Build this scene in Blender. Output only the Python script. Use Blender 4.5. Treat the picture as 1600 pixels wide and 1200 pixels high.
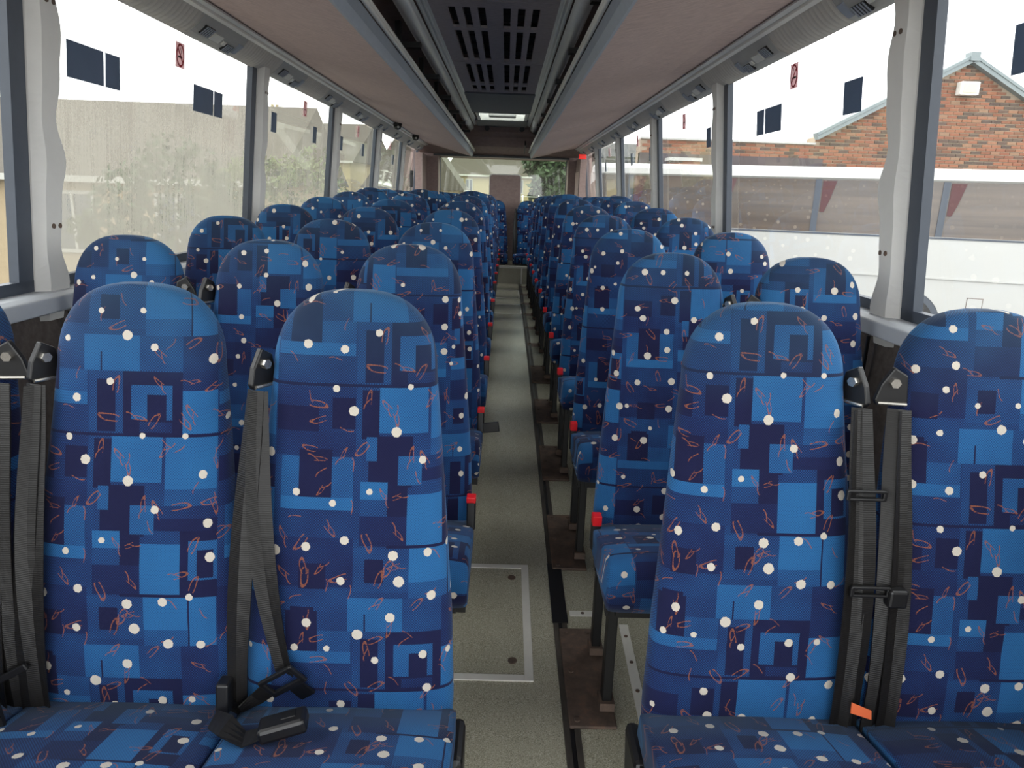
import bpy, math, random
from mathutils import Vector, Matrix
random.seed(7)
S = bpy.context.scene
COL = S.collection
for o in list(bpy.data.objects): bpy.data.objects.remove(o)

# ---------------------------------------------------------------- camera, sky, exposure
XC = -0.095                       # centre line of the coach
FPX = 1110.0
cam_d = bpy.data.cameras.new('camera'); cam = bpy.data.objects.new('camera', cam_d); COL.objects.link(cam)
cam_d.sensor_width = 36.0; cam_d.lens = 36.0*FPX/1600.0; cam_d.clip_start = 0.05; cam_d.clip_end = 400
PITCH, ROLL, YAW = [math.radians(a) for a in (14.866, 1.946, 0.894)]
_cy, _sy, _cp, _sp = math.cos(YAW), math.sin(YAW), math.cos(PITCH), math.sin(PITCH)
fw = Vector((_sy*_cp, _cy*_cp, -_sp)); rt = Vector((_cy, -_sy, 0)); up = rt.cross(fw)
r2 = rt*math.cos(ROLL)+up*math.sin(ROLL); u2 = up*math.cos(ROLL)-rt*math.sin(ROLL)
M = Matrix(((r2.x, u2.x, -fw.x, 0), (r2.y, u2.y, -fw.y, 0), (r2.z, u2.z, -fw.z, 0), (0, 0, 0, 1)))
cam.matrix_world = M
S.camera = cam
S.view_settings.view_transform = 'Standard'; S.view_settings.look = 'None'
S.view_settings.gamma = 1.0; S.view_settings.use_curve_mapping = False
S.view_settings.exposure = 2.3
W = bpy.data.worlds.new('overcast_sky'); S.world = W; W.use_nodes = True
wn = W.node_tree.nodes; wl = W.node_tree.links
bg = wn['Background']
wt = wn.new('ShaderNodeTexCoord'); wnz = wn.new('ShaderNodeTexNoise'); wr = wn.new('ShaderNodeValToRGB')
wnz.inputs['Scale'].default_value = 2.2; wnz.inputs['Detail'].default_value = 4
wmp = wn.new('ShaderNodeMapping'); wmp.inputs['Scale'].default_value = (1, 1, 3.5)
wl.new(wt.outputs['Generated'], wmp.inputs['Vector']); wl.new(wmp.outputs['Vector'], wnz.inputs['Vector'])
wr.color_ramp.elements[0].position = .35; wr.color_ramp.elements[0].color = (.74, .77, .80, 1)
wr.color_ramp.elements[1].position = .65; wr.color_ramp.elements[1].color = (.93, .93, .91, 1)
wl.new(wnz.outputs['Fac'], wr.inputs['Fac']); wl.new(wr.outputs['Color'], bg.inputs['Color'])
bg.inputs['Strength'].default_value = 1.0
sun_d = bpy.data.lights.new('hazy_sun', 'SUN'); sun_d.energy = 0.15; sun_d.angle = math.radians(50); sun_d.color = (1, .96, .9)
sun = bpy.data.objects.new('hazy_sun', sun_d); COL.objects.link(sun)
sun.rotation_euler = (math.radians(50), 0, math.radians(-115))     # veiled sun high on the foggy-window side

# ---------------------------------------------------------------- mesh helpers
class MB:
    def __init__(s): s.v = []; s.f = []; s.uv = {}; s.sm = False
    def quad(s, a, b, c, d):
        n = len(s.v); s.v += [tuple(a), tuple(b), tuple(c), tuple(d)]; s.f.append((n, n+1, n+2, n+3)); return s
    def box(s, x0, x1, y0, y1, z0, z1):
        n = len(s.v)
        s.v += [(x, y, z) for z in (z0, z1) for y in (y0, y1) for x in (x0, x1)]
        for f in ((0, 2, 3, 1), (4, 5, 7, 6), (0, 1, 5, 4), (2, 6, 7, 3), (0, 4, 6, 2), (1, 3, 7, 5)):
            s.f.append(tuple(n+i for i in f))
        return s
    def obox(s, c, ax, ay, az):                       # oriented box, half-axis vectors
        n = len(s.v); c = Vector(c); ax = Vector(ax); ay = Vector(ay); az = Vector(az)
        s.v += [tuple(c+ax*i+ay*j+az*k) for k in (-1, 1) for j in (-1, 1) for i in (-1, 1)]
        for f in ((0, 2, 3, 1), (4, 5, 7, 6), (0, 1, 5, 4), (2, 6, 7, 3), (0, 4, 6, 2), (1, 3, 7, 5)):
            s.f.append(tuple(n+i for i in f))
        return s
    def loft(s, rings, closed=True, caps=True):
        n = len(s.v); m = len(rings[0])
        for r in rings: s.v += [tuple(p) for p in r]
        for i in range(len(rings)-1):
            for j in range(m if closed else m-1):
                k = (j+1) % m
                s.f.append((n+i*m+j, n+i*m+k, n+(i+1)*m+k, n+(i+1)*m+j))
        if caps and closed:
            s.f.append(tuple(n+j for j in reversed(range(m)))); e = n+(len(rings)-1)*m
            s.f.append(tuple(e+j for j in range(m)))
        return s
    def tube(s, pts, r, seg=10):
        rings = []
        for i, p in enumerate(pts):
            p = Vector(p); a = Vector(pts[max(i-1, 0)]); b = Vector(pts[min(i+1, len(pts)-1)])
            t = (b-a).normalized(); h = Vector((0, 0, 1)) if abs(t.z) < .9 else Vector((1, 0, 0))
            x = t.cross(h).normalized(); y = t.cross(x)
            rr = r[i] if isinstance(r, (list, tuple)) else r
            rings.append([p+(x*math.cos(q)+y*math.sin(q))*rr for q in [2*math.pi*k/seg for k in range(seg)]])
        return s.loft(rings)
    def prism_y(s, prof, y0, y1):                     # profile in x,z along y
        return s.loft([[(x, y0, z) for x, z in prof], [(x, y1, z) for x, z in prof]])
    def ribbon(s, pts, dirs, w, th=.0016, fold=0):
        rings = []
        for i, p in enumerate(pts):
            p = Vector(p); d = Vector(dirs[i] if isinstance(dirs[0], (tuple, list, Vector)) else dirs).normalized()
            a = Vector(pts[max(i-1, 0)]); b = Vector(pts[min(i+1, len(pts)-1)]); t = (b-a).normalized()
            nrm = t.cross(d).normalized(); ww = w[i] if isinstance(w, (list, tuple)) else w
            cross = []
            for q in (-1, -.5, 0, .5, 1): cross.append(p+d*ww*.5*q+nrm*(th+(fold*(1-abs(q)) if fold else 0)))
            for q in (1, .5, 0, -.5, -1): cross.append(p+d*ww*.5*q-nrm*(th-(fold*(1-abs(q)) if fold else 0)))
            rings.append(cross)
        return s.loft(rings)
    def build(s, name, mat, parent=None, smooth=False, bevel=0, uvf=None):
        me = bpy.data.meshes.new(name); me.from_pydata(s.v, [], s.f); me.update()
        import bmesh
        bm = bmesh.new(); bm.from_mesh(me); bmesh.ops.recalc_face_normals(bm, faces=bm.faces); bm.to_mesh(me); bm.free()
        if smooth:
            for p in me.polygons: p.use_smooth = True
        if uvf:
            l = me.uv_layers.new(name='UVMap')
            for p in me.polygons:
                for li in p.loop_indices:
                    l.data[li].uv = uvf(me.loops[li].vertex_index)
        me.materials.append(mat)
        o = bpy.data.objects.new(name, me); COL.objects.link(o)
        if bevel:
            b = o.modifiers.new('bevel', 'BEVEL'); b.width = bevel; b.segments = 2; b.limit_method = 'ANGLE'
        if parent: o.parent = parent
        return o
def tag(o, label=None, cat=None, group=None, kind=None):
    if label: o['label'] = label
    if cat: o['category'] = cat
    if group: o['group'] = group
    if kind: o['kind'] = kind
    return o
def empty(name, loc=(0, 0, 0), rz=0):
    o = bpy.data.objects.new(name, None); COL.objects.link(o); o.location = loc; o.rotation_euler.z = rz
    o.empty_display_size = .1; return o
def copy_tree(o, parent=None):
    c = o.copy(); COL.objects.link(c); c.parent = parent
    for ch in list(o.children): copy_tree(ch, c)
    return c

# ---------------------------------------------------------------- material helpers
def lin(c):
    f = lambda v: (v/12.92 if v <= .04045 else ((v+.055)/1.055)**2.4)
    return tuple(f(v/255.0) for v in c)+(1,)
class NT:
    def __init__(s, name):
        s.m = bpy.data.materials.new(name); s.m.use_nodes = True; s.t = s.m.node_tree
        s.b = s.t.nodes['Principled BSDF']; s.out = s.t.nodes['Material Output']
    def n(s, typ, **kw):
        x = s.t.nodes.new('ShaderNode'+typ)
        for k, v in kw.items(): setattr(x, k, v)
        return x
    def l(s, a, b): s.t.links.new(a, b)
    def put(s, sock, v):
        if hasattr(v, 'is_output'): s.l(v, sock)
        elif v is not None: sock.default_value = v
    def math(s, op, a, b=None, c=None, clamp=False):
        x = s.n('Math', operation=op); x.use_clamp = clamp
        s.put(x.inputs[0], a)
        if b is not None: s.put(x.inputs[1], b)
        if c is not None: s.put(x.inputs[2], c)
        return x.outputs[0]
    def mix(s, f, a, b):
        x = s.n('Mix', data_type='RGBA'); s.put(x.inputs[0], f); s.put(x.inputs[6], a); s.put(x.inputs[7], b); return x.outputs[2]
    def noise(s, vec, scale, detail=2, rough=.5, out='Fac'):
        x = s.n('TexNoise'); x.inputs['Scale'].default_value = scale; x.inputs['Detail'].default_value = detail
        x.inputs['Roughness'].default_value = rough
        if vec is not None: s.l(vec, x.inputs['Vector'])
        return x.outputs[out]
    def mapping(s, vec, scale=(1, 1, 1)):
        x = s.n('Mapping'); x.inputs['Scale'].default_value = scale; s.l(vec, x.inputs['Vector']); return x.outputs[0]
    def pos(s): return s.n('NewGeometry').outputs['Position']
    def obj(s): return s.n('TexCoord').outputs['Object']
    def ramp(s, f, stops, interp='LINEAR'):
        x = s.n('ValToRGB'); r = x.color_ramp; r.interpolation = interp
        while len(r.elements) > 1: r.elements.remove(r.elements[-1])
        r.elements[0].position = stops[0][0]; r.elements[0].color = stops[0][1]
        for p, c in stops[1:]:
            e = r.elements.new(p); e.color = c
        s.put(x.inputs[0], f); return x.outputs[0]
    def bump(s, h, strength=.3, dist=.01):
        x = s.n('Bump'); x.inputs['Strength'].default_value = strength; x.inputs['Distance'].default_value = dist
        s.l(h, x.inputs['Height']); s.l(x.outputs[0], s.b.inputs['Normal'])
    def fin(s, col=None, rough=None, metal=None, spec=None):
        s.put(s.b.inputs['Base Color'], col); s.put(s.b.inputs['Roughness'], rough)
        if metal is not None: s.put(s.b.inputs['Metallic'], metal)
        if spec is not None: s.put(s.b.inputs['Specular IOR Level'], spec)
        return s.m
def plain(name, c, rough=.5, metal=0, var=.12, scale=30, spec=.5, bump=0):
    t = NT(name); c = lin(c)
    nz = t.noise(t.obj(), scale, 4, .6)
    a = tuple(max(0, v*(1-var)) for v in c[:3])+(1,); b = tuple(min(1, v*(1+var)) for v in c[:3])+(1,)
    if bump: t.bump(nz, bump, .004)
    return t.fin(t.mix(nz, a, b), rough, metal, spec)

# ---- seat moquette: blocks of woven blue, cream spots, orange squiggles
TW, TH, ZP = 1010.0, 1500.0, 2550.0
RECTS = [(-390, 620, 0, 1500, .42), (-390, -10, 0, 165, .5), (-325, -170, 0, 105, 0), (-390, -10, 105, 165, .85), (-170, -10, 0, 105, .62),
 (-390, 0, 165, 295, .38), (0, 160, 0, 290, .5), (40, 125, 40, 290, 0), (160, 440, 0, 300, .02), (200, 392, 65, 230, .72), (275, 365, 110, 240, 0),
 (240, 392, 240, 290, .28), (440, 610, 0, 90, .25), (440, 610, 90, 295, 1), (-390, 620, 298, 312, 0), (-390, 0, 312, 530, .32), (-115, -5, 365, 515, 0),
 (-390, -180, 410, 530, .08), (0, 30, 312, 800, .45), (28, 108, 325, 560, 0), (108, 350, 312, 530, .95), (365, 610, 312, 560, .95), (365, 610, 560, 640, .6),
 (-390, 0, 530, 650, .28), (-355, -10, 650, 910, .7), (-270, -110, 615, 845, 0), (-355, -10, 845, 905, .97), (60, 270, 545, 790, 0), (50, 100, 550, 665, .75),
 (270, 620, 640, 700, .3), (205, 320, 640, 780, .78), (320, 620, 700, 760, .12), (25, 155, 765, 850, .95), (25, 155, 850, 930, .5), (155, 250, 780, 1075, .03),
 (250, 440, 825, 1070, 1), (440, 620, 760, 1070, 0), (480, 620, 810, 1000, .78), (520, 600, 855, 990, 0), (-390, 25, 905, 1040, .38), (25, 250, 930, 1075, .2),
 (155, 620, 1070, 1085, 0), (-390, 0, 1040, 1280, .24), (-260, -130, 1165, 1290, 0), (0, 265, 1085, 1300, .5), (55, 145, 1140, 1255, 0), (265, 475, 1085, 1250, 1),
 (265, 475, 1250, 1330, .65), (475, 482, 1085, 1330, 0), (482, 610, 1085, 1330, .95), (-390, -30, 1290, 1400, .45), (-300, -185, 1380, 1500, 0),
 (-25, 240, 1330, 1500, .85), (55, 63, 1410, 1500, 0), (240, 440, 1330, 1500, .5), (440, 620, 1330, 1500, .28), (-325, -170, 1400, 1500, 0)]
def fabric():
    t = NT('moquette_fabric')
    uv = t.n('UVMap').outputs[0]; sx = t.n('SeparateXYZ'); t.l(uv, sx.inputs[0])
    au = t.n('Attribute', attribute_type='OBJECT', attribute_name='pat_u').outputs['Fac']
    av = t.n('Attribute', attribute_type='OBJECT', attribute_name='pat_v').outputs['Fac']
    U = t.math('ADD', sx.outputs[0], au); V = t.math('ADD', sx.outputs[1], av)     # metres; V grows downwards
    fx = t.math('FRACT', t.math('DIVIDE', t.math('ADD', U, 390/ZP), TW/ZP))
    fy = t.math('FRACT', t.math('DIVIDE', V, TH/ZP))
    ys = sorted(set([r[2] for r in RECTS]+[r[3] for r in RECTS]))
    bands = []; prev = None
    for a, b in zip(ys[:-1], ys[1:]):
        xs = sorted(set([-390]+[r[0] for r in RECTS if r[2] <= a and r[3] >= b]+[r[1] for r in RECTS if r[2] <= a and r[3] >= b]))
        seg = []
        for x0, x1 in zip(xs[:-1], xs[1:]):
            lv = 0
            for r in RECTS:
                if r[2] <= a and r[3] >= b and r[0] <= x0 and r[1] >= x1: lv = r[4]
            if not seg or seg[-1][1] != lv: seg.append((x0, lv))
        if seg == prev: bands[-1][1] = b
        else: bands.append([a, b, seg]); prev = seg
    val = None
    for a, b, seg in bands:
        rp = t.ramp(fx, [((x+390)/TW, (lv, lv, lv, 1)) for x, lv in seg[:31]], 'CONSTANT')
        if val is None: val = rp
        else: val = t.mix(t.math('GREATER_THAN', fy, a/TH), val, rp)
    L = t.n('SeparateColor'); t.l(val, L.inputs[0]); L = L.outputs[0]
    cmb = t.n('CombineXYZ'); t.l(U, cmb.inputs[0]); t.l(V, cmb.inputs[1]); P = cmb.outputs[0]
    # woven halftone
    sU = t.math('SINE', t.math('MULTIPLY', U, 2*math.pi/.0048)); sV = t.math('SINE', t.math('MULTIPLY', V, 2*math.pi/.0052))
    wv = t.math('MULTIPLY', sU, sV)
    slow = t.noise(P, 9, 2)
    gl = t.math('ADD', L, t.math('MULTIPLY', t.math('SUBTRACT', slow, .5), .5))
    mid = t.math('MINIMUM', t.math('MULTIPLY_ADD', L, 2.6, .12), 1.0)
    gl = t.math('ADD', gl, t.math('MULTIPLY', wv, t.math('MULTIPLY', mid, .40)))
    col = t.ramp(gl, [(0, lin((20, 22, 58))), (.22, lin((22, 30, 72))), (.5, lin((26, 54, 102))), (.8, lin((31, 80, 130))), (1, lin((38, 98, 150)))])
    # orange squiggles in random cells
    def cells(scale, seed):
        vs = t.n('VectorMath', operation='MULTIPLY_ADD'); t.l(P, vs.inputs[0]); vs.inputs[1].default_value = (scale,)*3; vs.inputs[2].default_value = (seed, seed*1.7, 0)
        vo = t.n('TexVoronoi', voronoi_dimensions='2D'); vo.inputs['Scale'].default_value = 1; vo.inputs['Randomness'].default_value = .85
        t.l(vs.outputs[0], vo.inputs['Vector'])
        d = t.n('VectorMath', operation='SUBTRACT'); t.l(vs.outputs[0], d.inputs[0]); t.l(vo.outputs['Position'], d.inputs[1])
        c = t.n('SeparateColor'); t.l(vo.outputs['Color'], c.inputs[0])
        return vo.outputs['Distance'], d.outputs[0], c.outputs
    orange = None
    for scale, seed in ((12.5, 3.3), (13.5, 11.9)):
        dist, d, rc = cells(scale, seed)
        ro = t.n('VectorRotate', rotation_type='Z_AXIS'); t.l(d, ro.inputs['Vector'])
        t.l(t.math('MULTIPLY', rc[0], 6.28), ro.inputs['Angle'])
        s3 = t.n('SeparateXYZ'); t.l(ro.outputs[0], s3.inputs[0]); lx, ly = s3.outputs[0], s3.outputs[1]
        wob = t.math('ADD', ly, t.math('MULTIPLY', t.math('SINE', t.math('MULTIPLY', lx, 8)), .03))
        ex = t.math('DIVIDE', lx, t.math('MULTIPLY_ADD', rc[1], .12, .16)); ey = t.math('DIVIDE', wob, t.math('MULTIPLY_ADD', rc[2], .05, .035))
        rr = t.math('SQRT', t.math('ADD', t.math('MULTIPLY', ex, ex), t.math('MULTIPLY', ey, ey)))
        ring = t.math('LESS_THAN', t.math('ABSOLUTE', t.math('SUBTRACT', rr, 1)), .17)
        loop = t.math('MULTIPLY', ring, t.math('LESS_THAN', lx, t.math('MULTIPLY_ADD', rc[2], .2, 0)))
        tail = t.math('MULTIPLY', t.math('LESS_THAN', t.math('ABSOLUTE', t.math('SUBTRACT', ly, t.math('MULTIPLY', t.math('SINE', t.math('MULTIPLY', lx, 9)), .06))), .013),
                      t.math('LESS_THAN', t.math('ABSOLUTE', t.math('SUBTRACT', lx, .08)), .16))
        pick = t.math('GREATER_THAN', rc[1], .45)
        sq = t.math('ADD', t.math('MULTIPLY', loop, pick), t.math('MULTIPLY', tail, t.math('LESS_THAN', rc[2], .6)), clamp=True)
        orange = sq if orange is None else t.math('MAXIMUM', orange, sq)
    rag = t.math('GREATER_THAN', t.noise(P, 420, 0), .36)
    col = t.mix(t.math('MULTIPLY', orange, t.math('MULTIPLY', rag, .72)), col, lin((142, 84, 60)))
    wear = t.math('MULTIPLY', t.math('SUBTRACT', 1, t.math('DIVIDE', sx.outputs[1], .2), clamp=True), t.math('MULTIPLY_ADD', slow, .5, .1))
    col = t.mix(wear, col, lin((52, 84, 104)))
    dist, d, rc = cells(13.0, 27.7)
    rad = t.math('MULTIPLY_ADD', rc[0], .065, .07)
    edge = t.math('MULTIPLY', t.math('SUBTRACT', t.noise(P, 300, 0), .5), .03)
    dot = t.math('MULTIPLY', t.math('LESS_THAN', t.math('ADD', dist, edge), rad), t.math('GREATER_THAN', rc[1], .22))
    col = t.mix(dot, col, lin((200, 192, 180)))
    h = t.math('ADD', t.math('MULTIPLY', wv, .5), t.noise(P, 900, 1))
    t.bump(h, .25, .0012)
    t.b.inputs['Sheen Weight'].default_value = .12; t.b.inputs['Sheen Roughness'].default_value = .5
    t.b.inputs['Sheen Tint'].default_value = (.55, .75, 1, 1)
    return t.fin(col, .85, 0, .2)
FAB = fabric()

def streaked(name, c1, c2, sc, rough=.9, bump=.15):
    t = NT(name); v = t.mapping(t.pos(), sc); nz = t.noise(v, 1, 5, .65); t.bump(nz, bump, .004)
    return t.fin(t.ramp(nz, [(.3, lin(c1)), (.7, lin(c2))]), rough, 0, .2)
M_rack = streaked('rack_carpet', (184, 163, 157), (216, 194, 186), (25, 120, 25))
M_wallcarpet = streaked('side_wall_carpet', (84, 77, 74), (108, 100, 96), (40, 40, 40))
M_lining = streaked('roof_lining', (138, 124, 119), (160, 145, 139), (25, 90, 25))
M_ceil = streaked('ceiling_trim', (172, 164, 167), (196, 187, 189), (30, 80, 30), .8)
M_ceil_dark = plain('ceiling_dark_vinyl', (104, 106, 112), .6)
M_slot = plain('slot_dark', (30, 27, 29), .9)
M_slate = plain('slate_plastic', (154, 162, 174), .45)
M_alu = plain('aluminium', (205, 205, 200), .38, .6, .1, 60)
M_rail = plain('painted_rail', (205, 205, 205), .4, .2)
M_bright = plain('bright_moulding', (236, 234, 228), .35, .1, .04)
M_strip = plain('worn_bright_strip', (222, 220, 212), .5, .1, .08, 40)
M_tube = plain('duct_plastic', (222, 224, 224), .3)
M_pillar = plain('pillar_plastic', (214, 213, 209), .55, 0, .06, 20)
M_sill = plain('sill_plastic', (186, 191, 196), .4, 0, .06)
M_rubber = plain('window_rubber', (66, 73, 84), .5)
M_black = plain('black_plastic', (22, 22, 24), .38)
M_blacksteel = plain('black_steel', (20, 20, 21), .45, .2)
M_red = plain('red_plastic', (222, 26, 34), .35, 0, .05)
M_chrome = plain('steel_bolt', (190, 186, 178), .25, .9)
M_white = plain('white_plastic', (222, 222, 216), .5)
M_grey = plain('grey_plastic', (176, 176, 172), .5)
M_brownpanel = streaked('rear_panel_vinyl', (136, 117, 112), (152, 133, 127), (20, 20, 30), .7)
M_orange = plain('orange_tag', (232, 112, 66), .7)
def webbing():
    t = NT('belt_webbing'); s = t.n('SeparateXYZ'); t.l(t.obj(), s.inputs[0])
    w = t.math('SINE', t.math('MULTIPLY', s.outputs[2], 2*math.pi/.004)); nz = t.noise(t.obj(), 60, 3)
    t.bump(t.math('ADD', w, t.math('MULTIPLY', nz, 2)), .15, .001)
    return t.fin(t.mix(nz, lin((13, 12, 12)), lin((24, 22, 21))), .5, 0, .5)
M_web = webbing()
def ribbed():
    t = NT('ribbed_panel'); nz = t.noise(t.pos(), 14, 3)
    return t.fin(t.mix(nz, lin((186, 182, 175)), lin((206, 202, 195))), .6, 0, .4)
M_rib = ribbed()
def floor_mat():
    t = NT('speckled_vinyl_floor'); p = t.pos()
    sp = t.noise(p, 330, 2, .8); big = t.noise(p, 3.0, 4, .6); dirt = t.noise(t.mapping(p, (6, 1.4, 1)), 1, 4, .6)
    c = t.mix(big, lin((158, 155, 136)), lin((180, 177, 157)))
    c = t.mix(t.math('MULTIPLY', t.math('SUBTRACT', dirt, .42, clamp=True), 1.3), c, lin((128, 122, 102)))
    c = t.mix(t.math('MULTIPLY', t.math('GREATER_THAN', sp, .58), .7), c, lin((212, 208, 192)))
    c = t.mix(t.math('MULTIPLY', t.math('LESS_THAN', sp, .40), .75), c, lin((98, 96, 84)))
    t.bump(sp, .1, .002)
    return t.fin(c, .25, 0, .6)
M_floor = floor_mat()
def rusty():
    t = NT('rusty_plate'); nz = t.noise(t.pos(), 22, 5, .7); t.bump(nz, .3, .003)
    return t.fin(t.ramp(nz, [(.3, lin((82, 72, 66))), (.55, lin((104, 88, 78))), (.75, lin((128, 98, 80)))]), .7, .2, .3)
M_rust = rusty()
M_track = streaked('floor_track', (54, 52, 50), (84, 78, 71), (30, 6, 30), .5)
def glass(name, fog=0.0, tint=(1, 1, 1), seed=0.0):
    t = NT(name); nt = t.t; nt.nodes.remove(t.b)
    tr = t.n('BsdfTransparent'); tr.inputs[0].default_value = tint+(1,)
    gl = t.n('BsdfGlossy'); gl.inputs['Roughness'].default_value = .02; gl.inputs['Color'].default_value = (1, 1, 1, 1)
    lw = t.n('LayerWeight'); lw.inputs['Blend'].default_value = .5; sch = t.math('MULTIPLY_ADD', t.math('POWER', lw.outputs['Facing'], 5), .9, .06)
    base = t.n('MixShader'); t.l(sch, base.inputs[0]); t.l(tr.outputs[0], base.inputs[1]); t.l(gl.outputs[0], base.inputs[2])
    out = base.outputs[0]
    if fog > 0:
        p = t.pos()
        vs = t.n('VectorMath', operation='ADD'); t.l(p, vs.inputs[0]); vs.inputs[1].default_value = (seed, seed, seed)
        streak = t.noise(t.mapping(vs.outputs[0], (1, 95, 4)), 1, 4, .6); drops = t.noise(t.mapping(vs.outputs[0], (1, 210, 120)), 1, 2, .6)
        blot = t.noise(vs.outputs[0], 2.2, 3, .55)
        s3 = t.n('SeparateXYZ'); t.l(p, s3.inputs[0])
        low = t.math('MULTIPLY_ADD', s3.outputs[2], -.35, .0)
        a = t.math('ADD', t.math('MULTIPLY', streak, .5), t.math('MULTIPLY', drops, .38))
        a = t.math('ADD', t.math('ADD', a, t.math('MULTIPLY', blot, .55)), low)
        f = t.math('MULTIPLY', t.math('SUBTRACT', a, .34, clamp=True), 2.6, clamp=True)
        f = t.math('MULTIPLY', f, fog)
        tl = t.n('BsdfTranslucent'); tl.inputs[0].default_value = (.30, .285, .24, 1)
        df = t.n('BsdfDiffuse'); df.inputs[0].default_value = (.4, .39, .36, 1)
        fd = t.n('MixShader'); fd.inputs[0].default_value = .25; t.l(tl.outputs[0], fd.inputs[1]); t.l(df.outputs[0], fd.inputs[2])
        mx = t.n('MixShader'); t.l(f, mx.inputs[0]); t.l(out, mx.inputs[1]); t.l(fd.outputs[0], mx.inputs[2]); out = mx.outputs[0]
    t.l(out, t.out.inputs[0]); return t.m
M_glass = glass('window_glass', .05, (.97, .98, .97), 5.0)
M_fogA = glass('condensation_glass_heavy', .70, (.97, .98, .95), 0)
M_fogB = glass('condensation_glass_medium', .52, (.93, .96, .90), 3.1)
M_fogC = glass('condensation_glass_light', .30, (.90, .94, .88), 8.3)
M_rearglass = glass('rear_tinted_glass', .10, (.78, .86, .72), 2.0)

# ---------------------------------------------------------------- the coach shell
Z0 = -1.36
def floor_z(y): return Z0+.0447*(min(y, 5.42)-1.6)
def wall_a(z): return 1.185+(.575-z)*.098
Y0, Y1 = -1.2, 11.3
fl = MB()
ysf = [Y0, 0, 1.6, 3.5, 5.42, 9.93]
fl.loft([[(XC-1.35, y, floor_z(y)), (XC+1.35, y, floor_z(y)), (XC+1.35, y, floor_z(y)-.08), (XC-1.35, y, floor_z(y)-.08)] for y in ysf])
floor = tag(fl.build('floor', M_floor), kind='structure')
FZ = floor_z(9)
# step up to the rear bench
st = MB().box(XC-1.3, XC+1.3, 9.93, Y1, FZ-.05, -.955)
plat = tag(st.build('floor_rear_platform', M_floor), kind='structure')
MB().box(-.08, .40, 9.90, 9.955, -.975, -.948).build('nosing', M_strip, plat)
MB().box(.225, .245, 9.915, 9.932, FZ+.002, -.975).build('riser_strip', M_strip, plat)
# side walls with window openings
PIL = [.38, 2.16, 3.965, 5.65, 7.42, 9.15]
EDG = [Y0]+PIL+[10.75]
ZS, ZT = -.315, .575
def sx_(a, side): return XC+side*a
for side, nm in ((-1, 'left'), (1, 'right')):
    w = MB()
    w.loft([[(sx_(1.235, side), y, floor_z(y)-.03), (sx_(wall_a(ZS)+.0, side), y, ZS-.03), (sx_(1.40, side), y, ZS-.03), (sx_(1.40, side), y, floor_z(y)-.03)] for y in ysf+[Y1]])
    wall = tag(w.build('wall_'+nm, M_wallcarpet), kind='structure')
    up_ = MB()
    up_.prism_y([(sx_(1.198, side), ZT), (sx_(1.201, side), ZT), (sx_(1.19, side), ZT+.15), (sx_(1.33, side), ZT+.15), (sx_(1.28, side), 1.08), (sx_(1.15, side), 1.02)], Y0, Y1)
    up_.build('cantrail', M_lining, wall)
    # sill ledge
    sl = MB()
    for a, b in ((Y0, Y1),):
        sl.prism_y([(sx_(1.30, side), ZS), (sx_(1.222, side), ZS-.004), (sx_(1.205, side), ZS-.014), (sx_(1.205, side), ZS-.058), (sx_(1.24, side), ZS-.062), (sx_(1.30, side), ZS-.05)], a, b)
    tag(sl.build('trim_sill_'+nm, M_sill, None, False, .004), kind='structure')
    for k, yp in enumerate(PIL):
        # carpet joint line under each pillar
        MB().obox((sx_(1.245, side), yp+.03, -.75), (.004*side, 0, 0), (0, .004, 0), (0, 0, .36)).build('joint', M_black, wall)
# windows
win_no = 0
for side in (-1, 1):
    for k in range(len(EDG)-1):
        win_no += 1
        ya, yb = EDG[k], EDG[k+1]
        e = empty('window_%d' % win_no, (sx_(1.25, side), (ya+yb)/2, ZS)); tag(e, kind='structure')
        ox, oy, oz = e.location
        def L(y, z, da=0): return (sx_(wall_a(z)+.03+da, side)-ox, y-oy, z-oz)
        mat = M_glass
        if side < 0: mat = {2: M_fogA, 3: M_fogB, 4: M_fogC, 5: M_fogC}.get(k, M_glass)
        MB().quad(L(ya, ZS-.02), L(yb, ZS-.02), L(yb, ZT+.17), L(ya, ZT+.17)).build('pane', mat, e)
        fr = MB()
        for (a0, a1, z0, z1) in ((ya+.02, yb-.02, ZS-.02, ZS+.032), (ya+.02, yb-.02, ZT+.12, ZT+.17), (yb-.145, yb-.082, ZS, ZT+.1), (ya+.0, ya+.045, ZS, ZT+.1)):
            fr.loft([[L(a0, z0, -.03), L(a1, z0, -.03), L(a1, z0, -.002), L(a0, z0, -.002)], [L(a0, z1, -.03), L(a1, z1, -.03), L(a1, z1, -.002), L(a0, z1, -.002)]])
        fr.build('gasket', M_rubber, e)
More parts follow.
